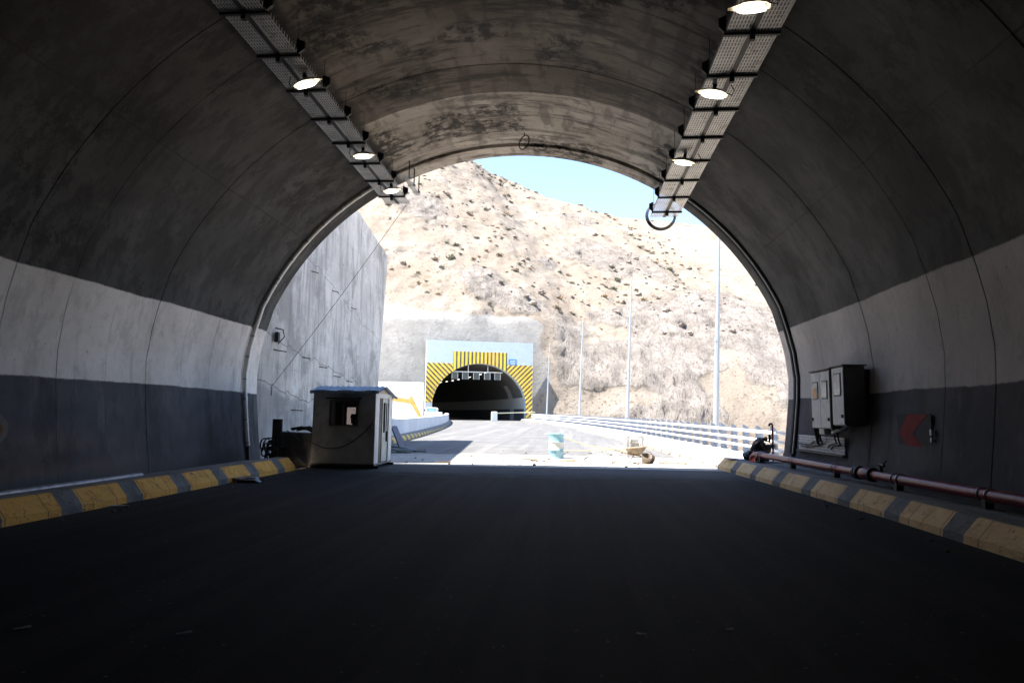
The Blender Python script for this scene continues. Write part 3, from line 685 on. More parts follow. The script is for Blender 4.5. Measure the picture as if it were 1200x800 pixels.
# ------------------------------------------------------------------ shrubs and boulders on the hillside
def shrub_mesh(name, seed, m, dens=150):
    rs = random.Random(seed); mb = MB()
    for k in range(dens):
        th = rs.uniform(0, 6.28); ph = math.acos(rs.uniform(-.15, 1)); rr = rs.uniform(.45, 1.0) * (.75 + .35 * math.sin(3 * th + seed))
        c = Vector((math.cos(th) * math.sin(ph), math.sin(th) * math.sin(ph), .75 * math.cos(ph))) * rr
        a = Vector((rs.uniform(-1, 1), rs.uniform(-1, 1), rs.uniform(-.4, 1))).normalized() * rs.uniform(.10, .22); b = a.cross(Vector((rs.uniform(-1, 1), rs.uniform(-1, 1), rs.uniform(-1, 1)))).normalized() * rs.uniform(.06, .13)
        mb.add([c - a, c + b, c + a, c - b], [(0, 1, 2, 3)])
    for k in range(9):
        th = rs.uniform(0, 6.28); mb.tube([(0, 0, -.2), (.5 * math.cos(th), .5 * math.sin(th), .5)], [.05, .02], 4)
    me = bpy.data.meshes.new(name); me.from_pydata(mb.v, [], mb.f); me.materials.append(m); return me
M_SH = [mat('grey green shrub', (.125, .13, .095), .9, var=.3, vs=3), mat('dry orange shrub', (.23, .15, .08), .9, var=.3, vs=3), mat('brown shrub', (.13, .105, .08), .9, var=.35, vs=3)]
SHR = [(shrub_mesh('shrub', i, M_SH[i % 3]), i % 3) for i in range(9)]
LAB = [('grey green dry shrub on the sunlit rocky hillside', 'grey green shrubs on the hillside'), ('orange brown dried shrub on the sunlit rocky hillside', 'dried orange shrubs on the hillside'), ('dark brown low shrub on the sunlit rocky hillside', 'brown shrubs on the hillside')]
vis = []
for _ in range(9000):
    i = rnd.randrange(int(nr * .1), int(nr * .93)); j = rnd.randrange(0, nc)
    p = Pw[i, j]
    if shot[i, j] > .2 or p[1] < 100: continue
    dirx = p[0] / p[1]
    if not (-.29 < dirx < .345): continue
    if vn(np.array(p[0] * .045), np.array(p[2] * .07 + 3)) < .42 and rnd.random() < .8: continue
    vis.append((p, rockm[i, j]))
ns = nb = 0
for p, rk in vis:
    if ns < 290 and rnd.random() < .5 and rk < .5:
        me_, kk = SHR[rnd.choice((0, 3, 6, 1, 4, 7, 2, 5, 8, 0, 3, 2))]
        o = bpy.data.objects.new('shrub', me_); col.objects.link(o); s_ = rnd.choice((.3, .35, .45, .5, .6, .75, 1.1)) * rnd.uniform(.8, 1.15)
        o.location = (p[0], p[1], p[2]); o.scale = (s_ * 1.15, s_ * 1.15, s_); o.rotation_euler = (0, 0, rnd.uniform(0, 6.28)); tag(o, LAB[kk][0], 'shrub', LAB[kk][1]); ns += 1
    elif nb < 285:
        rock('boulder', (p[0], p[1], p[2] + .1), rnd.choice((.16, .2, .2, .25, .3, .4, .65)), 'weathered brown boulder lying on the sunlit rocky hillside', 'boulders on the hillside', nb); nb += 1

# ------------------------------------------------------------------ right side of the bridge: railing, poles
RC = 6.85
rl = empty('bridge_railing', dk(20.9, RC, .33), 'long white railing with rounded upright plates along the right side of the bridge', 'railing')
M_RAILW = mat('white rail paint', (.74, .75, .77), .5, 0, var=.06, dirt=.1, dcol=(.5, .5, .5))
M_FIN = mat('shade blue plate', (.13, .165, .23), .6, 0, var=.1)  # blue grey of the plates' shaded faces put into their colour
finp = [(0, 0), (.24, 0), (.24, .74)] + [(.24 * math.cos(q), .74 + .25 * math.sin(q)) for q in (R(15 * k) for k in range(1, 7))]
y = 20.95; ysF = []
while y < 116 and len(ysF) < 70: ysF.append(y); y += 1.40
base_fin = MB().prism([(a, b) for a, b in finp], .03, Matrix(((1, 0, 0, 0), (0, 0, 1, 0), (0, 1, 0, 0), (0, 0, 0, 1)))).build('upright_plate', M_FIN, rl)
for k, yy in enumerate(ysF):
    o = base_fin if k == 0 else base_fin.copy()
    if k: col.objects.link(o); o.parent = rl
    o.location = Vector(dk(yy, RC, .33)) - rl.location; o.rotation_euler = (0, 0, math.atan(.05 + 2 * max(0, yy - 20) / 1140))
for hz, rr in ((.80, .05), (.53, .045), (.27, .045)):
    MB().tube([Vector(dk(yy, RC - .05, .33 + hz)) - rl.location for yy in [20.7] + list(np.arange(21.5, 117, 1.5))], rr, 8).build('rail', M_RAILW, rl, smooth=60)
M_POLE = mat('galvanised pole', (.30, .335, .37), .5, .2, var=.06)
pl0 = None
for k, (Y, lab) in enumerate(((30, 'tall grey lamp pole nearest to us behind the bridge railing'), (52, 'second tall lamp pole along the bridge railing, between the nearest and the middle one'), (77, 'third tall lamp pole along the bridge railing, half way to the far portal'), (103, 'farthest tall lamp pole, standing just right of the far portal'))):
    loc = Vector(dk(Y, RC + .36, .30))
    if pl0 is None:
        pl0 = empty('lamp_pole', loc, lab, 'lamp pole', 'lamp poles along the bridge')
        MB().lathe([(.125, .02), (.11, 4.6)], 8).build('lower_shaft', M_POLE, pl0)
        MB().lathe([(.095, 4.6), (.05, 11.6), (.02, 11.65)], 8).build('upper_shaft', M_POLE, pl0)
        MB().lathe([(.125, 4.5), (.125, 4.68)], 8).build('collar', M_POLE, pl0)
        bp = MB().box((0, 0, .01), (.42, .42, .04)).build('base_plate', M_POLE, pl0)
        pl = pl0
    else:
        pl = copy_tree(pl0); pl['label'] = lab; pl.location = loc
    pl.rotation_euler = (0, R(1.9), 0)                        # all four lean a little, square to the banked deck

# ------------------------------------------------------------------ cable trays and lamps under the vault
def m_perf():
    n = N('perforated tray sheet'); x, y, z = n.xyz()
    fx = n.math('FRACT', n.math('DIVIDE', x, .052)); fy = n.math('FRACT', n.math('DIVIDE', y, .11))
    hole = n.math('MULTIPLY', n.step(n.math('ABSOLUTE', n.math('SUBTRACT', fx, .5)), .20, .16), n.step(n.math('ABSOLUTE', n.math('SUBTRACT', fy, .5)), .40, .36))
    c = n.mix(n.step(n.noise(1.4, 7, .7), .3, .7), (.40, .40, .40), (.58, .58, .57))
    c = n.mix(n.math('MULTIPLY', n.step(n.noise(2.2, 8, .75), .53, .62), .7), c, (.22, .19, .15))
    n.put(n.b.inputs['Alpha'], n.math('SUBTRACT', 1., n.math('MULTIPLY', hole, .95)))
    return n.out(c, .5, .35)
M_PERF = m_perf()
def ceil_z(x): return 1.27 + math.sqrt(8.33**2 - (x - XC)**2)
def tray(x0, x1, z, y0, y1, ybr, label, inner):
    t = empty('cable_tray', ((x0 + x1) / 2, y1, z), label, 'cable tray', 'cable trays under the vault'); wd = x1 - x0; L = y1 - y0
    pw = (wd - .1) / 2
    for s_ in (-1, 1):
        cx_ = s_ * (wd / 4 + .025)
        mb = MB()
        for k in range(int(L / 2.5) + 1):
            a = -k * 2.5; b = max(-L, a - 2.49)
            if a - b > .1: mb.box((cx_, (a + b) / 2, .0), (pw, a - b, .003)).box((cx_ - pw / 2, (a + b) / 2, .035), (.003, a - b, .07)).box((cx_ + pw / 2, (a + b) / 2, .035), (.003, a - b, .07))
        mb.build('tray_panel', M_PERF, t, fix=False)
    MB().box((0, -L / 2, .02), (.085, L, .06)).build('centre_rail', M_BLKST, t)
    for yb in ybr:
        yl = yb - y1
        br = MB().box((0, yl, -.025), (wd + .06, .055, .045)).build('cross_bracket', M_BLKST, t)
        MB().box((.0, yl, -.085), (.085, .075, .10)).build('clamp_block', M_BLKST, br)
        xi = inner * (wd / 2 - .03)
        hz = ceil_z((x0 + x1) / 2 + xi) - z + .05
        MB().tube([(xi, yl, .15), (xi, yl, hz)], .006, 4).add([(xi + a, yl + b, c) for a, c in ((-.02, -.03), (inner * .14, .10), (inner * .14, .24), (-.02, .30)) for b in (-.03, .03)], [(0, 2, 4, 6), (1, 7, 5, 3), (0, 1, 3, 2), (2, 3, 5, 4), (4, 5, 7, 6), (6, 7, 1, 0)]).build('hanger', M_BLKST, br)
        xo = -xi; hz = ceil_z((x0 + x1) / 2 + xo) - z + .05
        MB().bar((xo, yl, -.02), (xo, yl, hz), .03, .03).build('hanger', M_BLKST, br)
    return t
tl = tray(-5.85, -5.07, 8.2, -9, 20.75, [10.36 + 1.373 * k for k in range(-8, 8)], 'perforated steel cable tray hung under the left side of the vault', 1)
tr = tray(2.49, 3.33, 7.75, -9, 21.0, [10.7 + 1.385 * k for k in range(-8, 8)], 'perforated steel cable tray hung under the right side of the vault', -1)
# short extra tray over the end of the left one
st = empty('short_cable_tray', (-4.82, 20.7, 8.45), 'short narrow cable tray above the end of the left one', 'cable tray')
MB().box((0, -.9, 0), (.16, 1.8, .003)).box((.08, -.9, .04), (.004, 1.8, .08)).box((-.08, -.9, .04), (.004, 1.8, .08)).build('tray_panel', M_PERF, st)
for k in range(3): MB().box((0, -.2 - .65 * k, .04), (.22, .05, .05)).bar((.07, -.2 - .65 * k, .04), (.07, -.2 - .65 * k, .7), .03, .03).build('hanger', M_BLKST, st)
def lamp_proto():
    t = empty('tunnel_lamp', (0, 0, 0), '', 'lamp', 'lit lamps under the cable trays')
    sec = [(-.30, .06, .03, -.01), (-.24, .10, .07, .0), (-.12, .125, .09, .01), (.02, .135, .10, .01), (.15, .12, .09, .0), (.25, .08, .06, -.01), (.40, .03, .015, -.015)]
    def half(sg, gm):
        rows = []
        for x, w_, h_, zo in sec:
            if sg < 0 and not (-.25 < x < .26): continue
            rows.append([(x, w_ * gm * math.cos(q), zo + sg * h_ * gm * (1.0 if sg > 0 else 1.05) * math.sin(q)) for q in (math.pi * k / 10 for k in range(11))])
        mb = MB().loft(rows); k = len(rows)
        mb.f += [tuple(range(11)), tuple((k - 1) * 11 + i for i in range(11))[::-1]]
        return mb
    half(1, 1.).build('housing', mat('cream lamp housing', (.62, .58, .48), .45, var=.1, dirt=.2), t, smooth=50)
    half(-1, .93).build('lens', M_LIT, t, smooth=50)
    MB().box((0, 0, .15), (.09, .04, .14)).build('bracket', M_BLKST, t)
    MB().tube([(-.26, .02, .05), (-.40, .05, .0), (-.43, .02, .14), (-.34, 0, .26)], .012, 5).build('cable', M_BLACK, t)
    return t
lp0 = lamp_proto(); first = True
spots = [(-5.2, 12.44, 8.0, 0, 'largest lit lamp under the left cable tray, nearest to us in view'), (-5.2, 16.2, 8.0, 0, 'middle lit lamp under the left cable tray'), (-5.17, 18.86, 8.0, 0, 'lit lamp under the outer end of the left cable tray'),
         (2.64, 9.67, 7.55, math.pi, 'lit lamp cut by the top edge, under the right cable tray'), (2.64, 12.38, 7.55, math.pi, 'middle lit lamp under the right cable tray'), (2.66, 15.8, 7.55, math.pi, 'lit lamp under the right cable tray nearest to the mouth')]
for x, y, z, rz_, lab in spots:
    o = lp0 if first else copy_tree(lp0); first = False
    o.location = (x, y, z); o.rotation_euler = (R(rnd.uniform(-7, 7)), R(-8 + rnd.uniform(-5, 5)), rz_ + R(rnd.uniform(-10, 10))); o['label'] = lab; o.scale = (.85, .85, .9)
# cable coil on the end of the right tray; wire ring on the crown
cc = MB()
for k in range(5): cc.tube([Vector((math.cos(q) * (.40 + .015 * k), .02 * k + .02 * math.sin(3 * q), math.sin(q) * (.40 + .012 * k))) + Vector((2.80, 20.9, 7.78)) for q in (2 * math.pi * i / 28 for i in range(28))], .016, 5, closed=True)
solo('cable_coil', cc, mat('dark blue cable', (.012, .014, .03), .5), (2.62, 20.7, 7.2), 'coil of dark cable looped on the outer end of the right tray', 'cable')
rg = MB().tube([Vector((math.cos(q) * .13 + .05 * math.sin(q), 0, math.sin(q) * .21)) + Vector((-1.32, 18.7, 9.30)) for q in (2 * math.pi * i / 20 for i in range(20))], .018, 5, closed=True).tube([(-1.32, 18.7, 9.5), (-1.32, 18.7, 9.62)], .015, 5)
solo('wire_ring', rg, M_BLACK, (-1.32, 18.7, 9.6), 'small dark wire ring hanging from the crown of the vault', 'wire')
# conduits round the mouth
def arch_run(dr, y, i0, i1):
    P = offset_profile(dr); return [Vector((XC + a, y, z)) for a, z in P[i0:i1]]
nP = len(PROFILE); mid = nP // 2
li = next(i for i in range(mid) if PROFILE[i][0] + XC > -5.5); zi = next(i for i in range(mid) if PROFILE[i][1] > .36)
cn = empty('conduit', (XC - 7.7, 19.6, .34), 'pale grey conduit clamped round the left side of the tunnel mouth', 'conduit')
pts = arch_run(-.03, 19.62, zi, li + 1)
MB().tube(pts, .072, 10).at(cn.location).build('pipe', mat('pale grey plastic', (.74, .73, .71), .4, var=.06, dirt=.2, dcol=(.2, .18, .16)), cn, smooth=60)
for p, q in zip(pts[1::3], pts[2::3]):
    MB().tube([p, p.lerp(q, .25)], .08, 10).at(cn.location).build('clamp', M_GALV, cn)
MB().tube(arch_run(.02, 19.78, zi, li + 1), .03, 6).at(cn.location).build('cable', M_BLACK, cn)
cr = empty('cable_run', (XC + 7.7, 19.6, .34), 'black cables clamped round the right side of the tunnel mouth', 'cable')
ri = next(i for i in range(mid, nP) if PROFILE[i][0] + XC > 3.2); rz2 = max(i for i in range(nP) if PROFILE[i][1] > .36)
for yy, rr, m_ in ((19.48, .05, M_BLACK), (19.62, .028, M_GALV), (19.72, .06, M_BLACK), (19.86, .03, M_BLACK)):
    MB().tube(arch_run(-.02, yy, ri, rz2), rr, 8).at(cr.location).build('cable', m_, cr, smooth=60)

# ------------------------------------------------------------------ cabinets, wall tray, signs, pipes
M_CAB = mat('beige grey cabinet steel', (.60, .59, .57), .5, .0, var=.1, vs=3, dirt=.3, dcol=(.2, .18, .15))
M_CABD = mat('shaded cabinet steel', (.11, .107, .10), .6, .0)  # darker copy of the cabinet steel: shade of the sides put into colour
def cabinet(y0, y1, z0, z1, xf, dep, wins, label, sticker):
    t = empty('electrical_cabinet', (xf + dep, (y0 + y1) / 2, z0), label, 'cabinet', 'electrical cabinets on the right wall'); L = y1 - y0; h = z1 - z0
    MB().box((-dep / 2, 0, h / 2), (dep, L, h)).build('body', M_CABD, t, bevel=.012)
    MB().box((-dep / 2 - .01, 0, h + .02), (dep + .09, L + .08, .03)).build('rain_hood', M_CABD, t, bevel=.008)
    nd = len(wins); dl = (L - .04) / nd
    for k in range(nd):
        yc = -L / 2 + .02 + dl * (k + .5)
        dr = MB().box((-dep - .012, yc, h / 2), (.02, dl - .014, h - .04)).build('door', M_CAB, t, bevel=.006)
        wl, wh, wz = wins[k]
        MB().box((-dep - .026, yc, wz), (.012, wl + .06, wh + .06)).build('window_frame', M_BLACK, dr, bevel=.005)
        pn = MB().box((-dep - .035, yc, wz), (.008, wl, wh)).build('window_pane', mat('grey cabinet window', (.30, .31, .31), .15, 0, var=.25, vs=6, bump=0), dr)
        if sticker is not None and k == sticker:
            MB().prism([(yc - wl * .42, wz - wh * .48), (yc + wl * .40, wz - wh * .46), (yc + wl * .42, wz + .02), (yc + wl * .1, wz + wh * .2), (yc - wl * .3, wz + wh * .12)], .003, Matrix(((0, 0, -1, -dep - .0395), (1, 0, 0, 0), (0, 1, 0, 0), (0, 0, 0, 1)))).build('orange_sticker', mat('orange label', (.75, .30, .03), .5, var=.25, vs=12), dr)
        MB().box((-dep - .035, yc + dl * .36 * (1 if k % 2 else -1), h * .16), (.03, .035, .07)).build('handle', M_BLACK, dr)
    for s_ in (-1, 1): MB().box((-.02 + .1, s_ * L * .35, h * .5), (.25, .05, h * .9)).build('wall_bracket', M_BLKST, t)
    return t
cabinet(15.82, 17.02, 1.36, 2.68, 5.82, .30, [(.30, .36, .88), (.30, .36, .88)], 'grey double door electrical cabinet with two small windows and an orange sticker', 1)
cabinet(14.98, 15.66, 1.44, 2.70, 5.80, .42, [(.34, .44, .88)], 'grey single door electrical cabinet with one window, nearer to us', None)
wt = empty('wall_cable_tray', (XC + wall_w(.95) - .05, 17.9, 1.0), 'ribbed pale panel with loose cables below the cabinets', 'cable tray')
mb = MB()
for k in range(6): mb.box((0, -.35, -.19 + .065 * k), (.03, 3.1, .055))
mb.build('panel', mat('pale ribbed plastic', (.62, .61, .59), .6, dirt=.35, dcol=(.2, .17, .14)), wt, bevel=.006)
MB().box((-.03, -.35, -.24), (.12, 3.15, .02)).build('ledge', M_DKSTEEL, wt)
for k, (ya, yb) in enumerate(((.9, -.6), (.5, -.5), (1.1, -.8), (-1.2, -1.9), (-1.0, -1.7), (.2, -.7))):
    MB().tube([(-.20, yb, .55), (-.14, yb, .12), (-.07, yb + .10, -.05 + .02 * k), (-.05, (ya + yb) / 2 + .2, -.13 + .03 * k), (-.05, ya, -.12 + .03 * (k % 3))], .018, 6).build('cable', M_BLACK if k % 2 else M_BLKST, wt, smooth=60)
MB().box((-.1, -1.0, .33), (.16, .35, .22)).build('junction_box', M_CAB, wt, bevel=.01)
MB().tube([(-.18, -1.7, .26), (-.02, -2.6, .55)], .05, 8).build('conduit_stub', M_GALV, wt)
# fire main on the pavement
M_RED = mat('dark red pipe paint', (.24, .024, .030), .38, 0, var=.3, vs=4, bump=.1, dirt=.3, dcol=(.07, .03, .025))
PA, PB = Vector((6.36, 2.0, .52)), Vector((5.36, 20.3, .55))
def pp(y): return PA.lerp(PB, (y - 2.0) / 18.3)
fm = empty('fire_main_pipe', (5.36, 20.3, .335), 'long dark red steel pipe lying on supports along the right pavement', 'pipe')
dirp = (PB - PA).normalized()
MB().tube([pp(2), pp(8), pp(14.2)], .088, 14).at(fm.location).build('pipe', M_RED, fm, smooth=60)
MB().tube([pp(14.2), pp(17), pp(20.0)], .080, 14).at(fm.location).build('pipe', M_RED, fm, smooth=60)
MB().tube([pp(20.0), pp(20.3), pp(20.44) + Vector((-.02, 0, -.02)), pp(20.52) + Vector((-.05, 0, -.08)), pp(20.55) + Vector((-.06, 0, -.21))], .085, 12).at(fm.location).build('elbow', M_RED, fm, smooth=60)
for yy in (13.62, 14.12, 14.22): MB().tube([pp(yy - .03), pp(yy + .03)], .135, 14).at(fm.location).build('flange', M_BLKST, fm)
MB().tube([pp(13.68), pp(13.82), pp(13.96), pp(14.08)], [.09, .12, .12, .09], 14).at(fm.location).build('valve_body', M_RED, fm, smooth=60)
tp = pp(13.3)
MB().tube([tp, tp + Vector((0, 0, .22))], .03, 8).tube([tp + Vector((0, -.12, .20)), tp + Vector((0, .10, .22))], .028, 8).tube([tp + Vector((0, -.10, .2)), tp + Vector((0, -.14, .28)), tp + Vector((0, -.2, .29))], .014, 6).at(fm.location).build('tap', M_BLKST, fm, smooth=50)
for yy in (7.9, 10.37, 12.72, 15.18, 17.6, 19.93):
    p = pp(yy)
    s0 = MB().box(p + Vector((0, 0, -.12)), (.12, .10, .14)).at(fm.location).build('support', M_BLKST, fm)
    for dy in (-.09, .09):
        MB().tube([p + dirp * dy + Vector((math.cos(q) * .098, 0, math.sin(q) * .098)) for q in (2 * math.pi * i / 18 for i in range(18))], .010, 6, closed=True).at(fm.location).build('clamp', M_GALV, s0, smooth=60)
# standpipe by the crouching man
sp = empty('standpipe', (5.93, 20.7, .335), 'thin dark red upright pipe with hooked top and a handwheel', 'pipe')
MB().tube([(0, 0, 0), (0, 0, 1.05)] + [Vector(p) for p in arcpts((-.045, 0, 1.05), .045, 0, math.pi, 6)] + [(-.09, 0, 1.02)], .030, 8).build('pipe', M_RED, sp, smooth=60)
MB().tube([(0, -.02, .42), (.06, -.02, .42)], .02, 6).tube([Vector((.07, math.cos(q) * .07 - .02, .42 + math.sin(q) * .07)) for q in (2 * math.pi * i / 16 for i in range(16))], .012, 6, closed=True).build('handwheel', M_GALV, sp)
MB().box((0, 0, .42), (.07, .07, .12)).build('valve', M_BLKST, sp, bevel=.015)
# chevron board
cv = empty('chevron_board', (XC + wall_w(1.34) - .015, 13.05, 1.34), 'dim grey wall board with a dark red chevron pointing left', 'sign', rz=0)
def wallM(y0, z0, x0): return Matrix(((0, 0, -1, x0), (1, 0, 0, y0), (0, 1, 0, z0), (0, 0, 0, 1)))
MB().box((0, 0, 0), (.012, 1.22, .70)).build('board', mat('grey board', (.050, .048, .048), .85, 0, var=.1), cv, bevel=.003)
MB().prism([(.58, 0), (.16, .34), (-.50, .34), (.04, 0), (-.50, -.34), (.16, -.34)][::1], .004, wallM(0, 0, -.0075)).build('chevron', mat('dull red', (.24, .014, .016), .85, var=.15), cv)
MB().box((-.03, -.66, .03), (.05, .035, .10)).box((-.03, -.665, -.10), (.05, .035, .07)).build('glint', mat('white glint', (.75, .75, .75), .3), cv)  # white boxes stand in for glints on the board's edge
lm = empty('amber_marker', (XC - wall_w(1.2) + .03, 10.52, 1.2), 'small amber marker with black rim cut by the left edge', 'sign')
MB().prism([(.42, -.1), (.42, .1), (.2, .32), (-.4, .32), (-.4, -.32), (.2, -.32)], .03, Matrix(((0, 0, 1, 0), (1, 0, 0, 0), (0, 1, 0, 0), (0, 0, 0, 1)))).build('rim', M_BLACK, lm)
MB().prism([(.3, -.06), (.3, .06), (.14, .2), (-.4, .2), (-.4, -.2), (.14, -.2)], .012, Matrix(((0, 0, 1, .031), (1, 0, 0, 0), (0, 1, 0, 0), (0, 0, 0, 1)))).build('face', mat('amber plate', (.12, .04, .008), .85), lm)
lp = MB().tube([(-8.62, 5.5, .23), (-8.72, 13.48, .225)], .072, 14)
solo('steel_pipe', lp, mat('dull scratched steel', (.22, .22, .225), .45, .5, var=.3, vs=6, dirt=.4), (-8.65, 10, .15), 'loose grey steel pipe lying on the left pavement by the wall', 'pipe', smooth=60)

# ------------------------------------------------------------------ booth
bt = empty('guard_booth', (-6.38, 19.98, 0), 'small grey site booth with blue corrugated roof on skids at the tunnel mouth', 'booth')
FX0, FX1, FY, BY, Z0, Z1 = -.92, .90, -.90, .98, .14, 2.14
M_BOOTH = mat('grimy grey panel', (.44, .45, .45), .8, 0, var=.22, vs=1.2, dirt=.5, dcol=(.27, .26, .25))
M_BWHITE = mat('white booth panel', (.66, .66, .66), .55, 0, var=.06, dirt=.2, dcol=(.45, .42, .38))
WX0, WX1, WZ0, WZ1 = -.43, .41, 1.20, 1.93
MB().box(((FX0 + WX0) / 2, FY + .02, (Z0 + Z1) / 2), (WX0 - FX0, .04, Z1 - Z0)).box(((FX1 + WX1) / 2, FY + .02, (Z0 + Z1) / 2), (FX1 - WX1, .04, Z1 - Z0)).box(((WX0 + WX1) / 2, FY + .02, (Z0 + WZ0) / 2), (WX1 - WX0, .04, WZ0 - Z0)).box(((WX0 + WX1) / 2, FY + .02, (Z1 + WZ1) / 2), (WX1 - WX0, .04, Z1 - WZ1)).build('front_wall', M_BOOTH, bt)
MB().box((FX0 + .02, .04, (Z0 + Z1) / 2), (.04, BY - FY - .04, Z1 - Z0)).build('side_wall', M_BOOTH, bt)
M_INSIDE = mat('warm inner lining', (.50, .36, .27), .8)
bx0, bx1, bz0, bz1 = -.54, -.25, 1.05, 1.74
MB().box(((FX0 + bx0) / 2, BY - .02, 1.14), (bx0 - FX0, .04, 2.0)).box(((FX1 + bx1) / 2, BY - .02, 1.14), (FX1 - bx1, .04, 2.0)).box(((bx0 + bx1) / 2, BY - .02, (Z0 + bz0) / 2), (bx1 - bx0, .04, bz0 - Z0)).box(((bx0 + bx1) / 2, BY - .02, (Z1 + bz1) / 2), (bx1 - bx0, .04, Z1 - bz1)).build('back_wall', M_INSIDE, bt)
MB().box((0, .04, Z0 - .02), (FX1 - FX0, BY - FY, .05)).build('floor', M_DKSTEEL, bt)
n = N('peach curtain'); tl_ = n.t.nodes.new('ShaderNodeBsdfTranslucent'); tl_.inputs[0].default_value = (.75, .50, .36, 1)
n.t.links.new(tl_.outputs[0], n.t.nodes['Material Output'].inputs[0])
MB().loft([[(bx0 - .03 + .035 * k, BY + .012 + .008 * (k % 2), z) for k in range(11)] for z in (bz0 - .03, bz1 + .03)]).build('curtain', n.m, bt)
# window
wf = MB()
for a in ((WX0 + .02, 0), (WX1 - .02, 0), ((WX0 + WX1) / 2, 0)): wf.box((a[0], FY + .0, (WZ0 + WZ1) / 2), (.04, .07, WZ1 - WZ0))
for z in (WZ0 + .02, WZ1 - .02): wf.box(((WX0 + WX1) / 2, FY + .0, z), (WX1 - WX0 - .08, .066, .04))
wo = wf.build('window', mat('brown window frame', (.10, .085, .07), .5), bt)
MB().box(((WX0 + WX1) / 2, FY - .05, WZ1 + .05), (WX1 - WX0 + .16, .14, .035)).build('window_hood', M_BLKST, bt)
MB().box(((WX0 + WX1) / 2, FY - .03, WZ0 - .02), (WX1 - WX0 + .06, .08, .03)).build('window_sill', mat('pale sill', (.34, .33, .31), .6), bt)
def m_glass():
    n = N('thin window glass'); gl = n.t.nodes.new('ShaderNodeBsdfGlossy'); gl.inputs['Roughness'].default_value = .03
    tr_ = n.t.nodes.new('ShaderNodeBsdfTransparent'); tr_.inputs[0].default_value = (.78, .80, .80, 1); fr = n.t.nodes.new('ShaderNodeFresnel'); fr.inputs[0].default_value = 1.5
    mx = n.t.nodes.new('ShaderNodeMixShader'); n.t.links.new(fr.outputs[0], mx.inputs[0]); n.t.links.new(tr_.outputs[0], mx.inputs[1]); n.t.links.new(gl.outputs[0], mx.inputs[2])
    n.t.links.new(mx.outputs[0], n.t.nodes['Material Output'].inputs[0]); return n.m
M_GLASS = m_glass()
for xa, xb in ((WX0 + .04, (WX0 + WX1) / 2 - .02), ((WX0 + WX1) / 2 + .02, WX1 - .04)):
    MB().box(((xa + xb) / 2, FY + .005, (WZ0 + WZ1) / 2), (xb - xa, .004, WZ1 - WZ0 - .08)).build('pane', M_GLASS, wo)
# right side: posts and an open-framed door
MB().box((FX1 - .025, FY + .22, 1.14), (.05, .40, 2.0)).build('corner_panel', M_BWHITE, bt)
MB().box((FX1 - .025, BY - .2, 1.14), (.05, .38, 2.0)).build('corner_panel', M_BWHITE, bt)
MB().box((FX1 - .03, .08, 2.08), (.05, 1.08, .12)).build('lintel', M_BWHITE, bt)
dr = MB().box((FX1 - .05, .02, .98 + .1), (.04, .09, 1.86)).box((FX1 - .05, .53, 1.08), (.04, .1, 1.86)).box((FX1 - .05, .27, .58), (.038, .42, .84)).box((FX1 - .05, .27, 1.94), (.038, .42, .12)).build('door', mat('pale green door paint', (.46, .50, .46), .5, dirt=.2, dcol=(.3, .3, .26)), bt)
MB().box((FX1 - .052, .27, 1.44), (.006, .42, .88)).build('door_glass', M_DKGLASS, dr)
MB().box((FX1 - .03, .27, 1.44), (.03, .05, .88)).build('glazing_bar', M_BWHITE, dr)
MB().box((FX1 - .01, .44, .88), (.05, .05, .30)).build('door_handle', M_BLACK, dr)
MB().box((FX1 - .055, -.28, 1.08), (.02, .5, 1.86)).build('door_gap', M_BLKST, bt)
# roof
rows = []
for (yy, zz) in ((-1.02, 2.17), (-.2, 2.35), (1.15, 2.05)):
    rows.append([(x, yy, zz + .016 * math.sin(x * 2 * math.pi / .17)) for x in np.linspace(-.99, 1.02, 100)])
rows2 = [[(x, y + (-.004 if i == 0 else 0), z - .02) for x, y, z in r_] for i, r_ in enumerate(rows[::-1])]
mb = MB().loft(rows + rows2, closed=False); k = len(rows[0]); nr_ = 6
mb.f += [((nr_ - 1) * k + j, (nr_ - 1) * k + j + 1, j + 1, j) for j in range(k - 1)]
M_BLUE = mat('blue roof sheet', (.30, .41, .56), .6, .0, var=.2, vs=3, dirt=.3, dcol=(.25, .36, .5))
mb.build('roof', M_BLUE, bt)
mb = MB(); rows = [[(x, -1.035 + .012 * math.sin(x * 2 * math.pi / .17), z + .012 * math.sin(x * 9 + 1)) for x in np.linspace(-.99, 1.02, 100)] for z in (2.20, 2.115)]
mb.loft(rows).build('eaves_flashing', M_BLUE, bt)
MB().add([(FX1 - .01, FY, 2.135), (FX1 - .01, -.2, 2.31), (FX1 - .01, BY, 2.06), (FX1 - .01, BY, 2.0), (FX1 - .01, FY, 2.0), (FX1 - .05, FY, 2.135), (FX1 - .05, -.2, 2.31), (FX1 - .05, BY, 2.06), (FX1 - .05, BY, 2.0), (FX1 - .05, FY, 2.0)], [(0, 1, 2, 3, 4), (9, 8, 7, 6, 5), (0, 5, 6, 1), (1, 6, 7, 2), (2, 7, 8, 3), (3, 8, 9, 4), (4, 9, 5, 0)]).build('gable', mat('pinkish board', (.52, .40, .34), .8), bt)
MB().box((FX0 + .02, .04, 2.1), (.03, 1.8, .1)).build('gable', M_BOOTH, bt)
for yy in (FY + .12, BY - .15):
    MB().box((.02, yy, .05), (2.0, .08, .07)).build('skid', M_BLKST, bt)
for xx in (FX0 + .1, 0, FX1 - .1):
    MB().box((xx, .04, .10), (.06, 1.8, .05)).build('cross_member', M_BLKST, bt)
for xx in (FX1 - .18,): 
    MB().bar((xx - .12, FY + .03, .13), (xx + .02, FY + .03, .03), .05, .03).build('skid_foot', M_BLKST, bt)
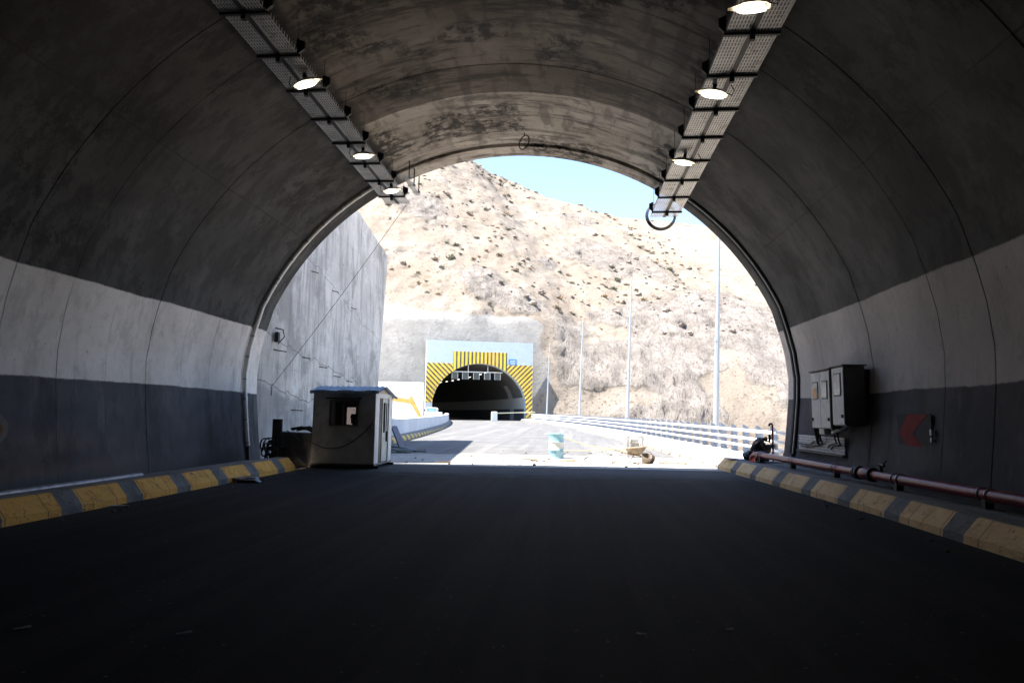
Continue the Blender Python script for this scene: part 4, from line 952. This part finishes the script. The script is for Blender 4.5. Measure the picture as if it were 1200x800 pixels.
solo('cable', MB().tube(sag((-8.0, 19.0, 1.05), (-7.32, 19.03, .75), .1, 6)[:-1] + sag((-7.32, 19.02, .75), (-5.54, 19.04, 1.30), .42, 18), .014, 6), M_BLACK, (-7.3, 19.0, 0), 'slack black cable looped across the front of the grey booth', 'cable')

# low block and heap of hoses left of the booth
lw = MB().prism([(0, 0), (1.25, 0), (1.25, .62), (1.2, .95), (.35, .98), (0, 1.0)], .6, Matrix(((1, 0, 0, -8.62), (0, 0, 1, 19.62), (0, 1, 0, 0), (0, 0, 0, 1))))
solo('concrete_block', lw, mat('old grey concrete', (.13, .125, .12), .9, var=.3, vs=2, dirt=.4), (-8.0, 19.9, 0), 'low worn concrete block between the kerb end and the booth', 'block', bevel=.02)
hz = MB(); rs = random.Random(4)
for k in range(26):
    c = Vector((-8.50 + rs.uniform(-.15, .22), 19.2 + rs.uniform(-.15, .2), .30 + rs.uniform(0, .35))); rr = rs.uniform(.16, .34); tq = rs.uniform(0, 6.28); a0 = rs.uniform(0, 6)
    e1 = Vector((math.cos(tq), math.sin(tq), 0)); e2 = Vector((-.3 * math.sin(tq), .3 * math.cos(tq), 1)).normalized()
    hz.tube([c + e1 * rr * math.cos(q) + e2 * rr * .75 * math.sin(q) + Vector((0, 0, .04 * math.sin(3 * q))) for q in (a0 + i * .36 for i in range(rs.randint(9, 17)))], .022, 5)
solo('hose_heap', hz, M_BLACK, (-8.55, 19.2, .15), 'dark heap of stiff black hoses against the foot of the retaining wall', 'hoses')
hb = MB()
for k in range(14):
    x0 = -8.5 + rs.uniform(0, .2); x0 += .35; hb.tube([(x0, 19.55 + rs.uniform(0, .2), 1.02 + rs.uniform(0, .08)), (x0 + .35, 19.55 + rs.uniform(-.05, .2), 1.06 + rs.uniform(0, .1)), (x0 + .62, 19.55 + rs.uniform(0, .2), .98 + rs.uniform(0, .05)), (x0 + .68 + rs.uniform(0, .1), 19.52, .82 + rs.uniform(-.1, .1))], .022, 5)
solo('hose_bundle', hb, M_BLACK, (-8.1, 19.6, 1.0), 'bundle of black hoses draped over the low concrete block', 'hoses')
solo('dark_post', MB().lathe([(.14, 0), (.14, 1.2), (.13, 1.21)], 14, (-8.42, 19.3, .15)), mat('rusted dark pipe', (.03, .027, .026), .8), (-8.42, 19.3, .15), 'short thick dark post standing by the retaining wall', 'post')
# tubes piled behind the booth
tb = []
M_TUBE = [mat('greenish steel tube', (.16, .20, .17), .5, .4), mat('grey steel tube', (.28, .29, .29), .5, .4), M_DKSTEEL]
for k in range(11):
    a = Vector((-7.6 + rs.uniform(-.4, .4), 27.0 + rs.uniform(-.7, .9), zr(27) + .05 + .045 * (k // 2))); q = R(rs.uniform(-24, 14)); L = rs.uniform(1.2, 1.9)
    b = a + Vector((L * math.cos(q), L * math.sin(q), rs.uniform(-.05, .03) - .02 * k)); b.z = max(b.z, zr(27) + .04)
    solo('scaffold_tube', MB().tube([a, b], .035, 8), M_TUBE[k % 3], a, 'scaffold tube lying in the tangled pile on the road behind the booth', 'tube', 'scaffold tubes behind the booth')
bsht = MB().box((0, 0, 0), (.05, .9, 1.1), (0, R(-24), 0)); bo = bsht.build('leaning_sheet', mat('dark blue sheet', (.03, .045, .10), .6), None); bo.location = (-7.02, 28.0, .55); tag(bo, 'dark blue sheet leaning against the end of the left parapet', 'sheet')

# ------------------------------------------------------------------ things on the road outside
dm = empty('oil_drum', (-.46, 25.25, zr(25.2)), 'white and light blue painted oil drum standing alone on the road', 'drum')
def m_drum():
    n = N('blue and white drum paint'); x, y, z = n.xyz()
    w_ = n.math('ADD', z, n.math('MULTIPLY_ADD', n.noise(4, 6, .7), .14, -.07))
    c = n.mix(n.step(w_, .585, .60), (.44, .47, .48), (.20, .39, .50))
    c = n.mix(n.step(w_, .345, .335), c, (.23, .41, .50))
    smr = n.math('MULTIPLY', n.step(n.noise(4., 6, .7, n.scale(n.co, (1, 1, 2.2))), .50, .58), n.math('MULTIPLY', n.step(z, .12, .17), n.step(z, .36, .30)))
    c = n.mix(n.math('MULTIPLY', smr, .9), c, (.05, .16, .28))
    n.bump(n.noise(9, 5), .2, .01); return n.out(c, .5)
prof = [(0, .01), (.275, .01), (.285, .0), (.285, .03), (.272, .04), (.272, .28), (.284, .30), (.272, .32), (.272, .57), (.284, .59), (.272, .61), (.272, .84), (.285, .86), (.285, .885), (.27, .88), (.262, .865), (0, .865)]
MB().lathe(prof, 32, cap=False).build('barrel', m_drum(), dm, smooth=35)
MB().lathe([(.03, .865), (.03, .885), (.0, .885)], 10, (.13, .1, 0), cap=False).build('bung', M_DKSTEEL, dm)
# wheelbarrow: tray, wheel to the right, handles to the left
wb = empty('wheelbarrow', (2.27, 23.55, zr(23.5)), 'mud caked wheelbarrow with handles to the left on the sunlit road', 'wheelbarrow', rz=R(-8)); wb.scale = (.86, .86, .86)
M_MUD = mat('mud caked steel', (.30, .25, .195), .9, 0, var=.3, vs=5, bump=.5, dirt=.4, dcol=(.16, .12, .09))
top = [(-.42, -.30, .56), (.42, -.27, .66), (.42, .27, .66), (-.42, .30, .56)]; bot = [(-.22, -.17, .30), (.16, -.15, .33), (.16, .15, .33), (-.22, .17, .30)]
mb = MB().add(top + bot, [(0, 1, 5, 4), (1, 2, 6, 5), (2, 3, 7, 6), (3, 0, 4, 7), (4, 5, 6, 7)])
tin = [(x * .95, y * .95, z - .005) for x, y, z in top] + [(x * .95, y * .95, z + .02) for x, y, z in bot]
mb.add(tin, [(4, 5, 1, 0), (5, 6, 2, 1), (6, 7, 3, 2), (7, 4, 0, 3), (7, 6, 5, 4)])
mb.tube([Vector(p) for p in top], .018, 6, closed=True).build('tray', M_MUD, wb)
for s_ in (-1, 1):
    MB().tube([(.52, s_ * .06, .17), (.1, s_ * .16, .29), (-.30, s_ * .24, .36), (-.85, s_ * .27, .52)], .02, 6).build('handle', M_MUD, wb, smooth=60)
    MB().tube([(-.10, s_ * .2, .31), (-.30, s_ * .22, .02), (-.17, s_ * .22, .015)], .018, 6).build('leg', M_MUD, wb)
wl = MB().lathe([(.10, -.035), (.165, -.045), (.19, -.02), (.19, .02), (.165, .045), (.10, .035)], 20, (.52, 0, .19), 'Y').build('tyre', mat('muddy tyre', (.07, .06, .05), .9), wb, smooth=40)
MB().lathe([(.02, -.05), (.105, -.03), (.105, .03), (.02, .05)], 14, (.52, 0, .19), 'Y').build('rim', M_MUD, wb)
bk = empty('rubber_bucket', (2.52, 23.22, zr(23.2)), 'grey rubber bucket tilted beside the wheelbarrow', 'bucket'); bk.rotation_euler = (R(28), R(8), 0)
MB().lathe([(0, .0), (.13, .0), (.175, .25), (.185, .26), (.17, .26), (.125, .03), (0, .03)], 22, (0, .02, .06), cap=False).build('shell', mat('grey mud rubber', (.22, .19, .165), .85, var=.3, vs=6, dirt=.3), bk, smooth=40)
MB().tube(arcpts((0, .02, .30), .175, R(8), R(172), 12), .008, 5).build('bail_handle', M_DKSTEEL, bk)
for k, (x, y) in enumerate(((.04, .03), (-.06, .05), (.0, -.05))): 
    pass
# wire crate behind
gc = empty('site_generator', (2.52, 26.6, zr(26.6)), 'small grey frame mounted site machine standing behind the wheelbarrow', 'machine')
for x in (-.28, .28):
    for y in (-.2, .2): MB().tube([(x, y, 0), (x, y, .78)], .022, 6).build('frame_post', M_GALV, gc)
MB().tube([(-.28, -.2, .78), (.28, -.2, .78), (.28, .2, .78), (-.28, .2, .78)], .022, 6, closed=True).tube([(-.28, -.2, .08), (.28, -.2, .08), (.28, .2, .08), (-.28, .2, .08)], .022, 6, closed=True).build('frame_rail', M_GALV, gc)
MB().box((-.05, 0, .42), (.36, .3, .36)).box((.16, 0, .32), (.14, .22, .2)).build('engine', mat('dusty grey machine', (.33, .33, .32), .7, var=.3, vs=8), gc, bevel=.03)
MB().lathe([(.0, -.14), (.09, -.14), (.09, .14), (0, .14)], 14, (-.04, 0, .66), 'X').build('fuel_tank', mat('dusty grey machine', (.33, .33, .32)), gc, smooth=40)
# caution ropes
M_ROPE = mat('pale yellow rope', (.62, .52, .22), .8)
for pts, lab in ((sag((-.2, 24.9, .80), (3.9, 27.2, .55), .32, 16), 'upper pale yellow rope sagging from the drum towards the right kerb'), (sag((-.2, 24.8, .35), (4.5, 31.5, .45), .12, 16), 'lower pale yellow rope stretched from the drum to the right kerb')):
    solo('rope', MB().tube(pts, .012, 5), M_ROPE, pts[0], lab, 'rope')
# dust ridge and scraps along the end of the shade
sd = MB(); rs = random.Random(11)
rows = []
for i in range(90):
    x = -2.6 + 7.0 * i / 89; yb = 23.15 + .2 * math.sin(x * 1.3) ; hh = .012 + .03 * abs(math.sin(x * 2.1 + 1)) * rs.uniform(.3, 1)
    rows.append([(x, yb - .28, zr(yb) + .004), (x, yb - .1, zr(yb) + hh), (x, yb + .12, zr(yb) + hh * .7), (x, yb + .3, zr(yb) + .005)])
tag(sd.loft(rows).build('sand_ridge', mat('dry sand', (.48, .42, .34), .95, var=.15, vs=3, bump=.5, bs=40), None, fix=False), kind='stuff')
M_WOOD = mat('weathered wood', (.30, .21, .14), .85, var=.3, vs=6)
for k, (x, y, L, q, lab) in enumerate(((-1.35, 23.9, .55, 14, 'dark scrap of wood on the road left of the drum'), (.25, 23.35, 1.1, 5, 'longest thin stick on the sunny road right of the drum'), (.05, 24.0, .35, -30, 'short stick at the foot of the drum'), (1.55, 23.5, .3, 40, 'small wood chip left of the wheelbarrow'), (3.2, 23.3, .5, 8, 'thin plank right of the wheelbarrow'), (3.75, 23.5, .4, -12, 'short plank close to the right kerb'), (-4.0, 21.9, .5, 20, 'thin stick on the shaded road right of the booth'))):
    o = MB().box((0, 0, .025), (L, .05 + .02 * (k % 3), .035)).build('scrap_wood', M_WOOD, None); o.location = (x, y, zr(y) + .01); o.rotation_euler = (0, 0, R(q)); tag(o, lab, 'wood scrap')
for k in range(14):
    x = rs.uniform(-2.5, 4.1); y = 23.2 + rs.uniform(-.35, .5); o = bpy.data.objects.new('stone', ROCKS[k % 5]); col.objects.link(o); s_ = rs.uniform(.025, .06); o.scale = (s_, s_, s_); o.location = (x, y, zr(y) + s_ * .6); tag(o, 'pebble lying in the line of dust and scraps across the road', 'stone', 'pebbles on the sunny road')
for k in range(46):
    x = rs.uniform(-5.5, 4.2); y = rs.uniform(21.5, 30); o = bpy.data.objects.new('stone', ROCKS[k % 5]); col.objects.link(o); s_ = rs.uniform(.015, .05); o.scale = (s_, s_, s_); o.location = (x, y, zr(y) + s_ * .5); tag(o, 'pebble lying loose on the road just outside the tunnel', 'stone', 'loose pebbles outside')
for k in range(40):
    y = rs.uniform(4.5, 18); sd_ = k % 2; x = (KL + rs.uniform(.05, .5)) if sd_ else (KR - lat(y) - rs.uniform(.05, .6)); o = bpy.data.objects.new('stone', ROCKS[k % 5]); col.objects.link(o); s_ = rs.uniform(.008, .028); o.scale = (s_, s_, s_); o.location = (x, y, s_ * .6); tag(o, 'chip of stone lying at the foot of the painted kerb in the tunnel', 'stone', 'stone chips along the kerbs')
# litter in the tunnel
M_PAPER = mat('dull white strip', (.50, .49, .47), .7, var=.2, vs=8)
for k, (px, py, L, q, lab) in enumerate(((90, 606, .95, 28, 'longest pale strip at the foot of the left kerb'), (113, 601, .45, 16, 'short pale strip beside the longest one at the left kerb'), (130, 597, .5, 8, 'pale strip lying against the left kerb nearer the mouth'), (24, 616, .3, 20, 'small yellowish scrap by the left kerb'), (14, 750, .10, 40, 'tiny pale scrap low on the dark road at far left'), (217, 748, .10, 30, 'tiny pale scrap low on the dark road left of centre'), (748, 728, .07, -30, 'tiny pale scrap low on the dark road at centre'), (845, 719, .06, 10, 'tiny pale scrap low on the dark road right of centre'))):
    Y = 1.55 * 800 / (py - 488.5) * (1 if py < 650 else .995); X = (px - 667) * Y / 800 * 1.0
    wq = .04 if L > .2 else .012; o = MB().box((0, 0, .008), (L, wq, .006), (0, 0, 0)).box((L * .3, wq * .5, .012), (L * .5, wq * .7, .005), (.2, .05, .25)).build('litter_strip', M_PAPER, None); o.location = (X, Y, .004); o.rotation_euler = (0, 0, R(q)); tag(o, lab, 'litter')
pb = rock_mesh('crumpled_bag', 77, mat('crumpled grey plastic', (.33, .34, .36), .35, var=.3, vs=12)); o = bpy.data.objects.new('plastic_bag', pb); col.objects.link(o); o.location = (-7.12, 14.9, .06); o.scale = (.26, .16, .09); tag(o, 'crumpled grey plastic bag on the road by the left kerb', 'plastic bag')

# ------------------------------------------------------------------ excavator and truck on the pad
M_YEL = mat('excavator yellow', (.42, .25, .05), .5, 0, var=.15, vs=2, dirt=.25, dcol=(.35, .25, .12))
ex = empty('excavator', (-22.6, 75, .5), 'yellow excavator with lowered arm working beyond the left parapet', 'excavator')
for s_ in (-1, 1):
    tp_ = [(math.cos(q) * .42 - 1.3, .42 + math.sin(q) * .42) for q in (R(90 + 20 * k) for k in range(10))] + [(math.cos(q) * .42 + 1.3, .42 + math.sin(q) * .42) for q in (R(-90 + 20 * k) for k in range(10))]
    MB().prism(tp_, .5, Matrix(((1, 0, 0, 0), (0, 0, 1, s_ * .95 - .25), (0, 1, 0, 0), (0, 0, 0, 1)))).build('track', M_DKSTEEL, ex)
MB().box((-.4, 0, 1.5), (2.9, 2.2, .95)).build('house', M_YEL, ex, bevel=.12)
MB().lathe([(.7, .8), (.7, 1.05)], 20).build('turntable', M_DKSTEEL, ex)
cbn = MB().box((.65, -.6, 2.0), (1.2, .95, 1.6)).build('cab', M_YEL, ex, bevel=.1); MB().box((.66, -1.08, 2.25), (.9, .03, .9)).build('cab_window', M_DKGLASS, cbn)
def boomseg(pts, w0): 
    mb = MB()
    for a, b in zip(pts[:-1], pts[1:]): mb.bar(a, b, .34, w0)
    return mb
boomseg([(.9, .35, 1.5), (2.3, .35, 2.55), (3.0, .35, 2.75), (5.1, .35, 2.42)], .46).build('boom', M_YEL, ex, bevel=.03)
MB().prism([(4.75, 2.9), (5.05, 3.05), (5.4, 2.4), (6.35, .55), (6.15, .45), (5.0, 2.2)], .3, Matrix(((1, 0, 0, 0), (0, 0, 1, .2), (0, 1, 0, 0), (0, 0, 0, 1)))).build('stick', M_YEL, ex)
MB().prism([(6.0, .6), (6.4, .62), (6.75, .1), (6.5, -.3), (6.0, -.25)], .8, Matrix(((1, 0, 0, 0), (0, 0, 1, -.05), (0, 1, 0, 0), (0, 0, 0, 1)))).build('bucket', M_DKSTEEL, ex, bevel=.03)
MB().tube([(3.0, .35, 3.05), (4.9, .35, 2.85)], .07, 8).build('cylinder', M_GALV, ex)
tk = empty('light_truck', (-19.75, 97, .62), 'small white truck facing us beside the far tunnel portal', 'truck')
MB().box((0, .9, .95), (1.75, 1.6, .75)).box((0, 1.0, 1.62), (1.6, 1.35, .7)).build('cab', M_WHITE, tk, bevel=.12)
MB().box((0, .295, 1.60), (1.42, .02, .55), (R(-8), 0, 0)).build('windscreen', mat('pale blue glass', (.12, .22, .33), .1, bump=0), tk)
MB().box((0, .09, .55), (1.75, .12, .24)).build('bumper', M_DKSTEEL, tk, bevel=.03)
for s_ in (-1, 1):
    MB().box((s_ * .65, .085, .92), (.3, .05, .17)).build('headlight', M_GALV, tk, bevel=.02)
    for yy in (.75, 3.3): MB().lathe([(.1, -.11), (.36, -.11), (.38, 0), (.36, .11), (.1, .11)], 18, (s_ * .74, yy, .38), 'X').build('wheel', M_BLACK, tk, smooth=40)
    MB().box((s_ * 1.0, .35, 1.55), (.12, .06, .3)).build('mirror', M_BLACK, tk)
MB().box((0, 3.0, 1.0), (1.8, 2.4, .7)).build('cargo_bed', M_WHITE, tk, bevel=.03)

# ------------------------------------------------------------------ people
def skin(name, J, E_, m, parent, sub=1, root=0):
    me = bpy.data.meshes.new(name); keys = list(J); me.from_pydata([J[k][0] for k in keys], [(keys.index(a), keys.index(b)) for a, b in E_], [])
    o = bpy.data.objects.new(name + '_tmp', me); col.objects.link(o)
    o.modifiers.new('s', 'SKIN'); 
    for i, k in enumerate(keys):
        rr = J[k][1]; sv = me.skin_vertices[0].data[i]; sv.radius = rr if isinstance(rr, tuple) else (rr, rr); sv.use_root = (i == root)
    ss = o.modifiers.new('u', 'SUBSURF'); ss.levels = ss.render_levels = sub + 1
    dg = bpy.context.evaluated_depsgraph_get(); nm_ = bpy.data.meshes.new_from_object(o.evaluated_get(dg)); bpy.data.objects.remove(o)
    nm_.name = name; nm_.materials.clear(); nm_.materials.append(m)
    for p in nm_.polygons: p.use_smooth = True
    q = bpy.data.objects.new(name, nm_); col.objects.link(q); q.parent = parent; return q
M_SKIN = mat('tanned skin', (.30, .17, .11), .6, var=.1); M_JKT = mat('black jacket cloth', (.018, .019, .024), .85, var=.35, vs=5, bump=.5, bs=14)
M_TRS = mat('dark grey blue trousers', (.06, .065, .085), .85, var=.3, vs=5, bump=.4, bs=14); M_CAP = mat('dark cap cloth', (.02, .019, .02), .9); M_SHOE = mat('worn black shoe', (.02, .019, .018), .6)
def person(loc, rz, label, P, cap=True):
    """P: joint positions in the person's own frame (faces +x)"""
    t = empty('person', loc, label, 'person', rz=rz)
    V_ = {k: Vector(v) for k, v in P.items()}
    J = {'pelvis': (V_['pelvis'], (.13, .15)), 'chest': (V_['chest'], (.13, .165)), 'neck': (V_['neck'], .058)}
    hd = V_['head']; up = (hd - V_['neck']).normalized(); fw = V_['look'].normalized()
    J['jaw'] = (V_['neck'].lerp(hd, .45) + fw * .035, .066); J['skull'] = (hd, (.088, .098)); J['top'] = (hd + up * .075 - fw * .01, .068)
    J['nose'] = (hd + fw * .115 - up * .02, .016)
    E_ = [('pelvis', 'chest'), ('chest', 'neck'), ('neck', 'jaw'), ('jaw', 'skull'), ('skull', 'top'), ('skull', 'nose')]
    for s_ in 'lr':
        for a, b, r_1 in (('chest', 'sh' + s_, .07), ('sh' + s_, 'el' + s_, .046), ('el' + s_, 'wr' + s_, .031)):
            J[b] = (V_[b], r_1); E_.append((a, b))
        dirh = (V_['wr' + s_] - V_['el' + s_]).normalized(); sd = dirh.cross(Vector((0, 0, 1))).normalized()
        J['pa' + s_] = (V_['wr' + s_] + dirh * .06, (.040, .022)); E_.append(('wr' + s_, 'pa' + s_))
        for k, (off, L) in enumerate(((-.03, .062), (-.010, .075), (.010, .070), (.03, .055))):
            b0 = V_['wr' + s_] + dirh * .10 + sd * off; J[f'f{k}{s_}'] = (b0, .010); J[f'g{k}{s_}'] = (b0 + dirh * L * .55 + Vector((0, 0, -L * .3)), .009); J[f'h{k}{s_}'] = (b0 + dirh * L * .6 + Vector((0, 0, -L * .75)), .008)
            E_ += [('pa' + s_, f'f{k}{s_}'), (f'f{k}{s_}', f'g{k}{s_}'), (f'g{k}{s_}', f'h{k}{s_}')]
        J['th' + s_] = (V_['wr' + s_] + dirh * .06 - sd * .055, .012); E_.append(('pa' + s_, 'th' + s_))
        for a, b, r_1 in (('pelvis', 'hp' + s_, .09), ('hp' + s_, 'kn' + s_, .062), ('kn' + s_, 'an' + s_, .042)):
            J[b] = (V_[b], r_1); E_.append((a, b))
        J['to' + s_] = (V_['an' + s_] + Vector((.16, 0, -.055)), .035); E_.append(('an' + s_, 'to' + s_))
    body = skin('body', J, E_, M_SKIN, t)
    # clothes: a little fuller than the body under them
    def sub(keys, edges, g): return {k: (J[k][0], tuple((x + g) for x in (J[k][1] if isinstance(J[k][1], tuple) else (J[k][1],) * 2))) for k in keys}, edges
    JK = ['pelvis', 'chest', 'shl', 'ell', 'wrl', 'shr', 'elr', 'wrr']
    j, e = sub(JK, [('pelvis', 'chest'), ('chest', 'shl'), ('shl', 'ell'), ('ell', 'wrl'), ('chest', 'shr'), ('shr', 'elr'), ('elr', 'wrr')], .022); j['collar'] = (V_['chest'].lerp(V_['neck'], .95), .092); e = e + [('chest', 'collar')]
    jk = skin('jacket', j, e, M_JKT, t)
    j, e = sub(['pelvis', 'hpl', 'knl', 'anl', 'hpr', 'knr', 'anr'], [('pelvis', 'hpl'), ('hpl', 'knl'), ('knl', 'anl'), ('pelvis', 'hpr'), ('hpr', 'knr'), ('knr', 'anr')], .018)
    skin('trousers', j, e, M_TRS, t)
    for s_ in 'lr':
        a = V_['an' + s_]; skin('shoe', {'a': (a + Vector((-.03, 0, -.035)), .05), 'b': (a + Vector((.08, 0, -.05)), .048), 'c': (a + Vector((.19, 0, -.058)), .040)}, [('a', 'b'), ('b', 'c')], M_SHOE, t)
    skin('cap' if cap else 'hair', {'a': (hd - fw * .02 + up * .05, .108), 'b': (hd + up * .095 - fw * .005, .09), **({'c': (hd + fw * .17 + up * .045, (.06, .012))} if cap else {'c': (hd - fw * .06, .075)})}, [('a', 'b'), ('a', 'c')], M_CAP, t)
    for s_ in (-1, 1):
        sd = fw.cross(up).normalized()
        ec = hd + fw * .083 + sd * s_ * .033 + up * .012; MB().lathe([(0, -.011), (.009, -.006), (.011, 0), (.009, .006), (0, .011)], 8, ec, cap=False).build('eye', mat('dark eye', (.02, .015, .01), .2), body, smooth=80)
        MB().tube([hd + sd * s_ * .094 - up * .02, hd + sd * s_ * .104 + up * .025], [.016, .02], 6).build('ear', M_SKIN, body, smooth=80)
    return t
# crouching man turning the valve, facing the wall
person((5.52, 20.85, .335), 0, 'crouching person in a black jacket and dark cap bent over the upright pipe', dict(
    pelvis=(-.08, 0, .20), chest=(.03, 0, .55), neck=(.15, 0, .64), head=(.235, -.02, .665), look=(.55, -.1, -.85), shl=(.05, .18, .56), shr=(.05, -.18, .56), ell=(.25, .24, .38), elr=(.22, -.23, .36), wrl=(.40, .10, .46), wrr=(.38, -.12, .44),
    hpl=(-.04, .10, .19), hpr=(-.04, -.10, .19), knl=(.36, .20, .36), knr=(.36, -.16, .38), anl=(.10, .17, .10), anr=(.12, -.14, .10)))
person((-6.38, 20.05, .14), R(-90), 'person sitting inside the grey booth, seen as a dark silhouette in its window', dict(
    pelvis=(-.10, 0, .52), chest=(-.06, 0, .90), neck=(-.03, 0, 1.07), head=(0, 0, 1.20), look=(.95, .2, -.1), shl=(-.05, .19, .95), shr=(-.05, -.19, .95), ell=(.05, .25, .70), elr=(.05, -.25, .70), wrl=(.26, .15, .66), wrr=(.26, -.15, .66),
    hpl=(-.06, .10, .50), hpr=(-.06, -.10, .50), knl=(.36, .13, .50), knr=(.36, -.13, .50), anl=(.34, .13, .10), anr=(.34, -.13, .10)), cap=False)
stl = empty('stool', (-6.38, 20.15, .14), 'plain stool under the person inside the booth', 'stool')
MB().box((0, 0, .37), (.34, .34, .04)).build('seat', M_WOOD, stl, bevel=.01)
for a in (-.13, .13):
    for b in (-.13, .13): MB().box((a, b, .175), (.04, .04, .35)).build('leg', M_WOOD, stl)
bgb = rock_mesh('black_bag', 31, M_BLACK); o = bpy.data.objects.new('black_bag', bgb); col.objects.link(o); o.location = (5.30, 21.0, .47); o.scale = (.14, .16, .20); tag(o, 'black bag beside the crouching person on the kerb', 'bag')
solo('flat_sheet', MB().box((5.0, 21.2, .36), (.55, .5, .015), (0, R(4), R(12))), mat('pale grey sheet', (.40, .42, .46), .5), (5.0, 21.2, .345), 'pale grey flat sheet lying on the right kerb top', 'sheet')
